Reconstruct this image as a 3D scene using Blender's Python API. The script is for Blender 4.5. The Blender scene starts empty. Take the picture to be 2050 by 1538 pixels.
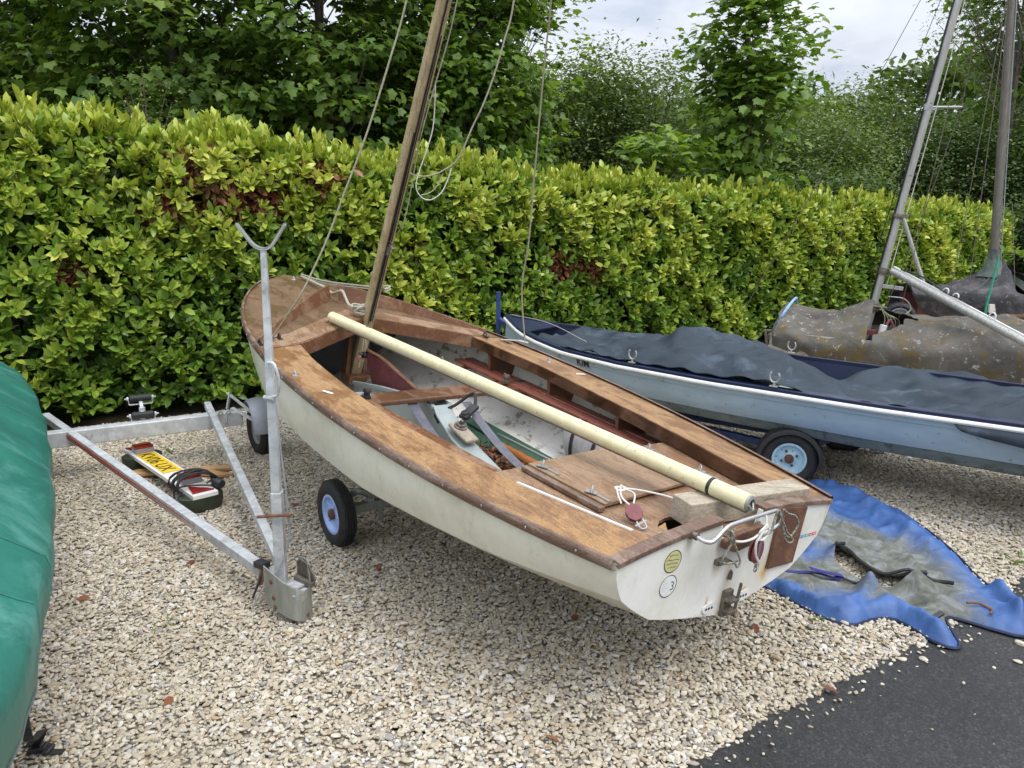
import bpy, bmesh, math, random
import numpy as np
from mathutils import Matrix, Vector, geometry
R_ = math.radians
S = bpy.context.scene
rng = np.random.default_rng(7); random.seed(7)

# ---------------------------------------------------------------- camera
cd = bpy.data.cameras.new('camera'); cam = bpy.data.objects.new('camera', cd)
S.collection.objects.link(cam); S.camera = cam
cd.sensor_width = 36; cd.lens = 1540/2050*36; cd.clip_end = 500; cd.clip_start = .05
cam.location = (0, 0, 1.68); cam.rotation_euler = (math.pi/2 - math.atan((769-430)/1540), 0, 0)
# ---------------------------------------------------------------- light
SUN_DIR = Vector((.42, -.45, .95)).normalized()
wd = bpy.data.worlds.new("World"); S.world = wd; wd.use_nodes = True
nt = wd.node_tree; nt.nodes.clear()
out = nt.nodes.new('ShaderNodeOutputWorld')
sky = nt.nodes.new('ShaderNodeTexSky'); sky.sky_type = 'NISHITA'; sky.sun_disc = False
sky.sun_elevation = math.asin(SUN_DIR.z); sky.sun_rotation = math.atan2(SUN_DIR.x, SUN_DIR.y)
b1 = nt.nodes.new('ShaderNodeBackground'); b1.inputs[1].default_value = .1
nt.links.new(sky.outputs[0], b1.inputs[0])
tc = nt.nodes.new('ShaderNodeTexCoord'); mp = nt.nodes.new('ShaderNodeMapping'); mp.inputs['Scale'].default_value = (1.0, 1.0, 3.2)
nt.links.new(tc.outputs['Generated'], mp.inputs[0])
nz = nt.nodes.new('ShaderNodeTexNoise'); nz.inputs['Scale'].default_value = 3.1; nz.inputs['Detail'].default_value = 7; nz.inputs['Roughness'].default_value = .55
nz.inputs['Distortion'].default_value = .4
nt.links.new(mp.outputs[0], nz.inputs['Vector'])
cr = nt.nodes.new('ShaderNodeValToRGB'); e = cr.color_ramp.elements
e[0].position = .36; e[0].color = (.58, .64, .76, 1); e[1].position = .68; e[1].color = (.93, .95, 1, 1)
m_ = e.new(.5); m_.color = (.78, .82, .90, 1)
nt.links.new(nz.outputs[0], cr.inputs[0])
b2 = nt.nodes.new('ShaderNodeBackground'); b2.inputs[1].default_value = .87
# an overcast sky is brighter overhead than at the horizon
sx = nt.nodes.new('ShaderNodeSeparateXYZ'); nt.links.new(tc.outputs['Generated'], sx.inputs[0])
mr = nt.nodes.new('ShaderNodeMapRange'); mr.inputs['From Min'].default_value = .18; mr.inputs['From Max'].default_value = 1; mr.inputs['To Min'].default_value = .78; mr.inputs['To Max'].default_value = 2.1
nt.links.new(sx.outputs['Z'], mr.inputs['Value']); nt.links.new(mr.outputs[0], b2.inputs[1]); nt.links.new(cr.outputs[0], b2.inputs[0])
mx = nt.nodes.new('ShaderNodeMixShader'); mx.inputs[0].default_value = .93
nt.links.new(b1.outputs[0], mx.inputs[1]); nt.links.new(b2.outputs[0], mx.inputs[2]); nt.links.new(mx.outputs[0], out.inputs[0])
ld = bpy.data.lights.new('sun', 'SUN'); ld.energy = 1.5; ld.angle = R_(32); ld.color = (1, .96, .9)
lo = bpy.data.objects.new('sun', ld); S.collection.objects.link(lo); lo.location = (3, -3, 8)
lo.rotation_euler = SUN_DIR.to_track_quat('Z', 'Y').to_euler()
S.view_settings.view_transform = 'Standard'; S.view_settings.look = 'None'; S.view_settings.exposure = .48; S.view_settings.gamma = 1

# ---------------------------------------------------------------- materials
def newmat(name):
    m = bpy.data.materials.new(name); m.use_nodes = True; t = m.node_tree; t.nodes.clear()
    o = t.nodes.new('ShaderNodeOutputMaterial'); p = t.nodes.new('ShaderNodeBsdfPrincipled'); t.links.new(p.outputs[0], o.inputs[0])
    return m, t, p, o
def ramp(t, src, stops):
    r = t.nodes.new('ShaderNodeValToRGB'); e = r.color_ramp.elements
    while len(e) < len(stops): e.new(.5)
    for k, (pos, c) in enumerate(stops):
        e[k].position = pos; e[k].color = (c[0], c[1], c[2], 1) if not isinstance(c, (int, float)) else (c, c, c, 1)
    t.links.new(src, r.inputs[0]); return r.outputs[0]
def noise(t, scale, detail=4, rough=.6, stretch=None, dist=0, coord='Object', typ='ShaderNodeTexNoise', off=0):
    c = t.nodes.new('ShaderNodeTexCoord'); mpn = t.nodes.new('ShaderNodeMapping')
    mpn.inputs['Scale'].default_value = stretch or (1, 1, 1); mpn.inputs['Location'].default_value = (off, off*.7, off*1.3)
    t.links.new(c.outputs[coord], mpn.inputs[0])
    n = t.nodes.new(typ); n.inputs['Scale'].default_value = scale
    if typ == 'ShaderNodeTexNoise':
        n.inputs['Detail'].default_value = detail; n.inputs['Roughness'].default_value = rough; n.inputs['Distortion'].default_value = dist
    t.links.new(mpn.outputs[0], n.inputs['Vector']); return n
def mixc(t, fac, a, b, mode='MIX'):
    m = t.nodes.new('ShaderNodeMix'); m.data_type = 'RGBA'; m.blend_type = mode
    for sock, v in ((m.inputs[0], fac), (m.inputs[6], a), (m.inputs[7], b)):
        if hasattr(v, 'links'): t.links.new(v, sock)
        elif isinstance(v, (int, float)): sock.default_value = v
        else: sock.default_value = (v[0], v[1], v[2], 1)
    return m.outputs[2]
def bump(t, p, h, strength=.3, dist=.01):
    b = t.nodes.new('ShaderNodeBump'); b.inputs['Strength'].default_value = strength; b.inputs['Distance'].default_value = dist
    t.links.new(h, b.inputs['Height']); t.links.new(b.outputs[0], p.inputs['Normal'])
def mat(name, c1, c2=None, scale=12, rough=.6, rough2=None, metal=0, bmp=.15, bscale=60, stretch=None, spots=None, bdist=.004):
    """base colour varying by noise, plus optional dirt/rust spots (colour, scale, threshold)"""
    m, t, p, o = newmat(name); c2 = c2 or tuple(x*.75 for x in c1)
    n = noise(t, scale, 6, .65, stretch); col = ramp(t, n.outputs[0], [(.36, c2), (.64, c1)])
    if spots:
        for k, (sc, ss, th) in enumerate(spots):
            n2 = noise(t, ss, 5, .7, off=3.1*(k+1)); f = ramp(t, n2.outputs[0], [(th, 0), (th+.07, 1)]); col = mixc(t, f, col, sc)
    t.links.new(col, p.inputs['Base Color']); p.inputs['Metallic'].default_value = metal
    if rough2 is not None: t.links.new(ramp(t, n.outputs[0], [(.35, rough2), (.65, rough)]), p.inputs['Roughness'])
    else: p.inputs['Roughness'].default_value = rough
    if bmp: bump(t, p, noise(t, bscale, 5, .6, stretch, off=1.7).outputs[0], bmp, bdist)
    return m
def woodmat(name, bare, varn, dark, peel=.5, gdir=(1.2, 14, 14), rough=.6, moss=None, gs=9):
    """weathered varnished timber: long grain, peeling varnish patches, dark stains"""
    m, t, p, o = newmat(name)
    g = noise(t, gs, 6, .65, gdir, .6)
    gc = ramp(t, g.outputs[0], [(.3, tuple(x*.62 for x in varn)), (.5, varn), (.7, tuple(min(1, x*1.25) for x in varn))])
    gb = ramp(t, g.outputs[0], [(.3, tuple(x*.72 for x in bare)), (.55, bare), (.75, tuple(min(1, x*1.2) for x in bare))])
    pl = noise(t, 3.2, 10, .78, (1, 2.2, 2.2), .5, off=5); f = ramp(t, pl.outputs[0], [(peel-.05, 1), (peel+.05, 0)])
    col = mixc(t, f, gc, gb)
    st = noise(t, 30, 7, .75, (.7, 2.6, 2.6), .8, off=9); f2 = ramp(t, st.outputs[0], [(.53, 0), (.66, .6)]); col = mixc(t, f2, col, dark)
    wn = noise(t, 120, 4, .7, (1, 2.2, 2.2), off=2); col = mixc(t, .5, col, ramp(t, wn.outputs[0], [(.34, .30), (.62, 1.15)]), 'MULTIPLY')
    if moss:
        n4 = noise(t, 5, 9, .8, (1, 2, 2), off=12); col = mixc(t, ramp(t, n4.outputs[0], [(.40, 0), (.62, .85)]), col, moss)
    t.links.new(col, p.inputs['Base Color'])
    t.links.new(ramp(t, f, [(0, rough-.22), (1, rough+.2)]), p.inputs['Roughness'])
    hh = mixc(t, .5, g.outputs[0], f2); bump(t, p, hh, .35, .003)
    return m
def leafmat(name, stops, rough=.38, transl=.3, veinscale=0):
    m, t, p, o = newmat(name)
    a = t.nodes.new('ShaderNodeAttribute'); a.attribute_name = 'tone'
    col = ramp(t, a.outputs['Fac'], stops)
    n = noise(t, 30, 3); col = mixc(t, .35, col, ramp(t, n.outputs[0], [(.3, .6), (.7, 1.0)]), 'MULTIPLY')
    t.links.new(col, p.inputs['Base Color']); p.inputs['Roughness'].default_value = rough
    tr = t.nodes.new('ShaderNodeBsdfTranslucent'); t.links.new(mixc(t, 1, col, (1.0, 1.0, .45), 'MULTIPLY'), tr.inputs[0])
    ms = t.nodes.new('ShaderNodeMixShader'); ms.inputs[0].default_value = transl
    t.links.new(p.outputs[0], ms.inputs[1]); t.links.new(tr.outputs[0], ms.inputs[2]); t.links.new(ms.outputs[0], o.inputs[0])
    return m
MT = {}
MT['deck'] = woodmat('peeling_deck_ply', (.385, .225, .098), (.245, .122, .047), (.085, .05, .032), .50)
MT['deck_stbd'] = woodmat('peeling_side_deck', (.385, .225, .105), (.25, .13, .058), (.09, .052, .034), .50)
MT['foredeck'] = woodmat('mossy_foredeck', (.235, .125, .06), (.14, .078, .036), (.06, .04, .022), .50, moss=(.105, .070, .032))
MT['sterndeck'] = woodmat('stern_deck_ply', (.35, .225, .135), (.25, .138, .076), (.125, .08, .052), .50)
MT['hatch'] = woodmat('hatch_ply', (.34, .225, .14), (.26, .155, .085), (.14, .10, .068), .52)
MT['red_wood'] = woodmat('red_brown_varnish', (.31, .175, .10), (.20, .092, .048), (.085, .046, .028), .46, (1.2, 18, 18), .42)
MT['bench'] = woodmat('bench_varnish', (.33, .16, .13), (.25, .085, .062), (.10, .045, .03), .36, (1.2, 18, 18), .45)
MT['brown_wood'] = woodmat('dark_brown_timber', (.23, .115, .06), (.145, .066, .034), (.055, .03, .018), .46, (1.2, 18, 18), .5)
MT['orange_wood'] = woodmat('orange_varnish', (.44, .18, .055), (.36, .13, .033), (.18, .07, .025), .38, (1.2, 18, 18), .4)
MT['rail_wood'] = woodmat('rubbing_strake_timber', (.29, .205, .155), (.155, .088, .058), (.06, .036, .025), .47, (1.2, 20, 20), .6)
MT['grey_wood'] = woodmat('weathered_grey_timber', (.46, .40, .31), (.37, .31, .23), (.14, .11, .08), .5, (.8, 9, 9), .8)
MT['mast_wood'] = woodmat('weathered_mast_timber', (.50, .395, .225), (.40, .305, .165), (.18, .14, .08), .5, (9, 9, .7), .7)
MT['floor_ply'] = woodmat('floor_ply', (.24, .13, .08), (.19, .095, .055), (.10, .055, .035), .5)
MT['scrap_wood'] = woodmat('offcut_timber', (.5, .30, .13), (.42, .24, .10), (.2, .12, .06), .5)
def hullmat():
    m, t, p, o = newmat('cream_gelcoat')
    n = noise(t, 3.5, 7, .7, (1, 1, 1)); col = ramp(t, n.outputs[0], [(.33, (.62, .575, .44)), (.52, (.74, .71, .585)), (.7, (.81, .78, .67))])
    n2 = noise(t, 7, 9, .8, (1.2, 1.2, .5), .4, off=4); col = mixc(t, ramp(t, n2.outputs[0], [(.54, 0), (.70, .55)]), col, (.44, .41, .30))
    n5 = noise(t, 18, 6, .8, (.35, .35, 2.2), 1.2, off=21); col = mixc(t, ramp(t, n5.outputs[0], [(.66, 0), (.70, .6)]), col, (.86, .85, .80))
    n3 = noise(t, 55, 4, .7, off=8); col = mixc(t, ramp(t, n3.outputs[0], [(.70, 0), (.76, .7)]), col, (.25, .23, .19))
    t.links.new(col, p.inputs['Base Color']); t.links.new(ramp(t, n2.outputs[0], [(.4, .32), (.7, .6)]), p.inputs['Roughness'])
    p.inputs['Coat Weight'].default_value = .15
    bump(t, p, n.outputs[0], .12, .02); return m
MT['hull'] = hullmat()
MT['hull_low'] = mat('stained_lower_hull', (.52, .49, .37), (.40, .37, .26), 6, .5, spots=[((.28, .26, .17), 8, .6)])
def transommat():
    m, t, p, o = newmat('white_transom_paint')
    n = noise(t, 4, 8, .72); col = ramp(t, n.outputs[0], [(.34, (.66, .64, .56)), (.52, (.76, .75, .69)), (.68, (.82, .81, .77))])
    n2 = noise(t, 9, 7, .8, (1, 1.6, .5), off=3); col = mixc(t, ramp(t, n2.outputs[0], [(.56, 0), (.72, .5)]), col, (.48, .45, .34))
    n3 = noise(t, 75, 3, .7, off=8); col = mixc(t, ramp(t, n3.outputs[0], [(.70, 0), (.74, .8)]), col, (.22, .18, .14))
    # rust runs and grime that have bled out of the fittings
    c = t.nodes.new('ShaderNodeTexCoord'); wn = noise(t, 26, 5, .7, off=2); vm = t.nodes.new('ShaderNodeVectorMath'); vm.operation = 'MULTIPLY_ADD'; vm.inputs[1].default_value = (.03, .03, .03)
    t.links.new(wn.outputs['Color'], vm.inputs[0]); t.links.new(c.outputs['Object'], vm.inputs[2])
    for y, z, ry, rz, cc, st in ((-.212, -.222, .022, .040, (.62, .30, .05), .9), (-.205, -.205, .06, .07, (.66, .50, .24), .5), (.10, -.275, .010, .045, (.42, .17, .06), .8), (-.10, -.262, .030, .016, (.50, .25, .09), .7), (.01, -.26, .045, .09, (.42, .37, .27), .6),
                             (-.01, -.325, .06, .018, (.45, .22, .08), .8), (.01, -.165, .030, .07, (.60, .53, .36), .6), (.08, -.13, .035, .06, (.58, .52, .36), .5), (.25, .0, .03, .05, (.50, .42, .30), .5), (.585, -.10, .03, .12, (.55, .50, .36), .5), (-.56, -.05, .02, .12, (.50, .45, .33), .5), (.17, -.31, .10, .02, (.52, .44, .28), .5)):
        a = t.nodes.new('ShaderNodeVectorMath'); a.operation = 'SUBTRACT'; a.inputs[1].default_value = (.015, y+.015, z+.015); t.links.new(vm.outputs[0], a.inputs[0])
        b = t.nodes.new('ShaderNodeVectorMath'); b.operation = 'MULTIPLY'; b.inputs[1].default_value = (0, 1/ry, 1/rz); t.links.new(a.outputs[0], b.inputs[0])
        l = t.nodes.new('ShaderNodeVectorMath'); l.operation = 'LENGTH'; t.links.new(b.outputs[0], l.inputs[0]); col = mixc(t, ramp(t, l.outputs['Value'], [(.25, st), (1, 0)]), col, cc)
    t.links.new(col, p.inputs['Base Color']); p.inputs['Roughness'].default_value = .42; bump(t, p, n.outputs[0], .1, .01); return m
MT['transom'] = transommat()
MT['inner'] = mat('dirty_white_interior', (.72, .705, .65), (.60, .585, .53), 7, .55, spots=[((.26, .25, .20), 11, .56), ((.2, .18, .15), 60, .63)], bmp=.2)
MT['bow_shade'] = mat('painted_bow_shade', (.07, .075, .08), (.04, .045, .05), 7, .6)  # near black: the shade under the foredeck is put into this colour
MT['case'] = mat('pale_grey_paint', (.36, .415, .41), (.29, .335, .33), 8, .42, spots=[((.25, .26, .23), 30, .66)], bmp=.1)
MT['green_floor'] = mat('green_floor_paint', (.03, .10, .06), (.02, .06, .035), 14, .6, spots=[((.12, .12, .09), 22, .62)])
MT['litter'] = mat('dead_leaf', (.20, .12, .065), (.08, .05, .03), 40, .8)
MT['strap_grey'] = mat('mauve_grey_webbing', (.15, .15, .175), (.10, .10, .125), 30, .7, bmp=.3, bscale=400)
MT['boom'] = mat('cream_anodised_tube', (.72, .66, .42), (.62, .56, .34), 16, .38, .55, bmp=.05, spots=[((.36, .32, .20), 48, .60), ((.30, .27, .18), 110, .66)])
MT['black'] = mat('black_rubber', (.022, .022, .024), (.014, .014, .015), 20, .62, bmp=.3, bscale=220)
def tyremat():
    m, t, p, o = newmat('dusty_tyre_rubber')
    n = noise(t, 14, 6, .7); col = ramp(t, n.outputs[0], [(.45, (.019, .019, .02)), (.75, (.05, .046, .04))])
    t.links.new(col, p.inputs['Base Color']); p.inputs['Roughness'].default_value = .7
    v = noise(t, 95, typ='ShaderNodeTexVoronoi'); bump(t, p, v.outputs[0], .5, .003); return m
MT['tyre'] = tyremat()
MT['blackplastic'] = mat('black_plastic', (.03, .03, .033), (.02, .02, .022), 9, .35, .5, bmp=.05)
MT['blue_rim'] = mat('faded_blue_plastic', (.42, .55, .86), (.33, .47, .82), 20, .4, spots=[((.20, .16, .12), 50, .68)])
MT['sky_rim'] = mat('chipped_pale_blue_rim', (.46, .66, .74), (.38, .58, .68), 20, .4, spots=[((.16, .075, .04), 38, .60)])
MT['rust'] = mat('rusty_iron', (.20, .085, .045), (.09, .045, .03), 50, .8, bmp=.4)
def galv():
    m, t, p, o = newmat('galvanised_steel')
    v = noise(t, 34, typ='ShaderNodeTexVoronoi'); n = noise(t, 5, 7, .7, off=3)
    c = ramp(t, n.outputs[0], [(.3, (.42, .44, .45)), (.5, (.58, .60, .615)), (.7, (.70, .715, .73))])
    c = mixc(t, .34, c, ramp(t, v.outputs['Color'], [(.2, .45), (.8, 1)]), 'MULTIPLY')
    n2 = noise(t, 13, 7, .75, off=7); c = mixc(t, ramp(t, n2.outputs[0], [(.58, 0), (.70, .75)]), c, (.25, .19, .13))
    t.links.new(c, p.inputs['Base Color']); p.inputs['Metallic'].default_value = .35; p.inputs['Roughness'].default_value = .55
    bump(t, p, n2.outputs[0], .1, .004); return m
MT['galv'] = galv()
MT['galv_grey'] = mat('dull_grey_mudguard', (.33, .345, .37), (.25, .265, .29), 8, .5, metal=.2, spots=[((.12, .10, .08), 20, .64)])
MT['galv_dull'] = mat('weathered_coupling_plate', (.36, .375, .34), (.26, .275, .25), 6, .5, metal=.45, stretch=(6, 6, 1), spots=[((.30, .24, .17), 14, .60), ((.14, .07, .04), 30, .67)])
MT['steel'] = mat('bright_steel', (.6, .6, .6), (.42, .41, .40), 30, .28, .45, metal=.9, bmp=.05)
MT['tarnish'] = mat('tarnished_fitting', (.24, .21, .17), (.12, .10, .085), 40, .5, metal=.6, bmp=.3)
MT['alloy'] = mat('weathered_alloy', (.50, .50, .475), (.36, .36, .335), 14, .5, .65, metal=.5, stretch=(4, 4, .5), spots=[((.17, .17, .13), 24, .62)])
MT['alloy_dark'] = mat('dark_weathered_mast', (.20, .18, .15), (.12, .11, .095), 14, .6, stretch=(4, 4, .5), spots=[((.35, .33, .28), 30, .66)])
MT['rope'] = mat('weathered_rope', (.50, .47, .38), (.34, .31, .24), 60, .85, bmp=.8, bscale=350)
MT['rope_green'] = mat('mildewed_rope', (.40, .39, .27), (.25, .25, .16), 60, .85, bmp=.8, bscale=350)
MT['rope_white'] = mat('white_cord', (.76, .74, .70), (.62, .60, .55), 90, .8, bmp=.7, bscale=500)
MT['rope_dark'] = mat('flecked_dark_cord', (.40, .38, .30), (.05, .05, .04), 160, .8, bmp=.6, bscale=500)
MT['rope_blue'] = mat('blue_white_rope', (.45, .62, .80), (.04, .20, .50), 130, .7, bmp=.5, bscale=400)
MT['teal_cord'] = mat('teal_cord', (.05, .33, .33), (.04, .24, .25), 80, .6)
MT['green_cord'] = mat('green_cane_plastic', (.03, .36, .22), (.03, .26, .16), 40, .5)
MT['white'] = mat('white_plastic', (.78, .78, .76), (.68, .68, .65), 12, .4, bmp=.05, spots=[((.35, .33, .28), 30, .70)])
MT['white_trim'] = mat('white_rubbing_strip', (.80, .80, .78), (.68, .67, .64), 12, .4, bmp=.05, spots=[((.45, .42, .36), 25, .66)])
MT['maroon'] = mat('maroon_block', (.21, .06, .065), (.15, .04, .045), 20, .45)
MT['red_flake'] = mat('red_paint', (.45, .03, .03), (.30, .02, .02), 20, .5)
MT['redlens'] = mat('red_lens', (.30, .015, .02), (.20, .01, .015), 20, .12, bmp=.1, bscale=120)
MT['amber'] = mat('amber_lens', (.50, .13, .02), (.38, .07, .015), 20, .12, bmp=.1, bscale=120)
MT['clearlens'] = mat('clear_lens', (.32, .30, .31), (.22, .21, .22), 30, .12, bmp=.2, bscale=200, stretch=(1, 1, 9))
MT['plate'] = mat('yellow_number_plate', (.80, .55, .02), (.74, .50, .02), 9, .3, bmp=0)
MT['ink'] = mat('black_ink', (.015, .015, .015), (.012, .012, .012), 9, .4, bmp=0)
MT['pot'] = mat('dark_green_plastic', (.035, .045, .025), (.02, .028, .016), 18, .55, spots=[((.09, .09, .06), 26, .64)])
MT['bag'] = mat('grey_white_buoyancy_bag', (.47, .455, .45), (.35, .335, .335), 7, .55, spots=[((.17, .15, .16), 24, .60)], bmp=.3, bscale=25)
MT['navy'] = mat('navy_paint', (.010, .019, .058), (.008, .013, .040), 12, .32, .5, bmp=.05, spots=[((.12, .13, .17), 60, .71)])
MT['blue_steel'] = mat('blue_painted_steel', (.025, .06, .20), (.016, .035, .12), 14, .4, spots=[((.12, .06, .04), 40, .68)])
MT['skiff'] = mat('pale_blue_hull', (.43, .56, .655), (.36, .48, .575), 5, .36, .5, bmp=.06, stretch=(1, 1, 3), spots=[((.22, .27, .27), 16, .61), ((.18, .21, .20), 90, .68)])
MT['skiff_low'] = mat('weedy_lower_hull', (.175, .215, .22), (.115, .145, .145), 8, .6, stretch=(1, 1, 2), spots=[((.09, .105, .085), 14, .54)])
MT['skiff_in'] = mat('pale_inner_skiff', (.60, .70, .70), (.50, .60, .60), 8, .5)
def clothmat(name, c1, c2, rough=.6, stain=None, ss=6, sth=.52, fold=0, ws=900, lichen=None):
    m, t, p, o = newmat(name); n = noise(t, 4, 7, .65); col = ramp(t, n.outputs[0], [(.35, c2), (.65, c1)])
    if stain:
        n2 = noise(t, ss, 9, .72, dist=.5, off=4); col = mixc(t, ramp(t, n2.outputs[0], [(sth-.06, 0), (sth+.06, 1)]), col, stain)
    if lichen:
        n4 = noise(t, 17, 9, .8, dist=.4, off=14); col = mixc(t, ramp(t, n4.outputs[0], [(.58, 0), (.63, .9)]), col, lichen)
    t.links.new(col, p.inputs['Base Color']); p.inputs['Roughness'].default_value = rough; p.inputs['Specular IOR Level'].default_value = .35
    f = noise(t, 7, 4, .55, dist=.6, off=6); w = noise(t, ws, 2); bump(t, p, mixc(t, .06, f.outputs[0], w.outputs[0]), .35 if not fold else fold, .02)
    return m
MT['green_cover'] = clothmat('green_pvc_cover', (.026, .175, .135), (.018, .125, .098), .42, (.07, .235, .20), 3, .56)
MT['skiff_cover'] = clothmat('slate_pvc_cover', (.026, .040, .058), (.015, .025, .037), .62, (.06, .085, .115), 3, .60)
MT['moss_cover'] = clothmat('mossy_canvas', (.14, .13, .112), (.075, .07, .062), .9, (.125, .09, .035), 5, .56, .8, lichen=(.48, .46, .42))
MT['dark_cover'] = clothmat('mildewed_dark_canvas', (.06, .06, .063), (.03, .03, .032), .85, (.11, .095, .10), 5, .55, .8, lichen=(.24, .23, .235))
MT['greygreen_cover'] = clothmat('grey_green_canvas', (.13, .17, .15), (.08, .11, .10), .85, (.16, .17, .15), 6, .55, .6)
def tarpmat():
    m, t, p, o = newmat('blue_boat_cover')
    a = t.nodes.new('ShaderNodeAttribute'); a.attribute_name = 'tone'
    n = noise(t, 7, 8, .7, dist=.5); k = t.nodes.new('ShaderNodeMath'); k.operation = 'ADD'; t.links.new(a.outputs['Fac'], k.inputs[0])
    k2 = t.nodes.new('ShaderNodeMath'); k2.operation = 'MULTIPLY_ADD'; k2.inputs[1].default_value = .9; k2.inputs[2].default_value = -.45
    t.links.new(n.outputs[0], k2.inputs[0]); t.links.new(k2.outputs[0], k.inputs[1])
    f = ramp(t, k.outputs[0], [(.30, 0), (.70, 1)])
    blue = ramp(t, noise(t, 5, 5).outputs[0], [(.35, (.028, .075, .225)), (.65, (.055, .135, .35))])
    n2 = noise(t, 9, 9, .75, dist=1, off=5); grey = ramp(t, n2.outputs[0], [(.32, (.055, .06, .045)), (.5, (.13, .135, .115)), (.68, (.24, .26, .27))])
    t.links.new(mixc(t, f, blue, grey), p.inputs['Base Color']); t.links.new(ramp(t, f, [(0, .55), (1, .8)]), p.inputs['Roughness'])
    bump(t, p, noise(t, 14, 5, .55, dist=.6, off=6).outputs[0], .35, .012); return m
MT['tarp'] = tarpmat()
MT['violet'] = mat('violet_webbing', (.03, .025, .20), (.02, .018, .14), 30, .6, bmp=.3, bscale=400)
MT['bark'] = mat('bark', (.13, .11, .085), (.06, .05, .04), 18, .9, bmp=.6, bscale=40, stretch=(3, 3, .6))
MT['twig'] = mat('laurel_twig', (.10, .075, .045), (.045, .035, .022), 18, .85)
MT['stone'] = mat('loose_stone', (.58, .53, .43), (.45, .40, .31), 20, .75)
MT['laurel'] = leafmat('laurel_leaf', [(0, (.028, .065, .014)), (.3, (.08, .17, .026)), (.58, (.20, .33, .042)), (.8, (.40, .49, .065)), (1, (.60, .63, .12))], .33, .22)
MT['dead'] = leafmat('dead_laurel_leaf', [(0, (.09, .03, .014)), (.5, (.24, .085, .035)), (1, (.45, .24, .14))], .55, .15)
MT['maple'] = leafmat('maple_leaf', [(0, (.06, .13, .03)), (.5, (.18, .30, .055)), (1, (.38, .50, .095))], .42, .45)
MT['maple_bright'] = leafmat('bright_maple_leaf', [(0, (.07, .15, .032)), (.5, (.19, .32, .055)), (1, (.37, .51, .09))], .42, .45)
MT['bushy'] = leafmat('hawthorn_leaf', [(0, (.05, .095, .03)), (.5, (.15, .23, .058)), (1, (.28, .37, .10))], .5, .38)
MT['willow'] = leafmat('willow_leaf', [(0, (.05, .10, .03)), (.5, (.12, .19, .05)), (1, (.25, .33, .11))], .5, .4)
MT['weed'] = leafmat('weed_leaf', [(0, (.05, .11, .02)), (1, (.20, .30, .06))], .5, .3)

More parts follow.
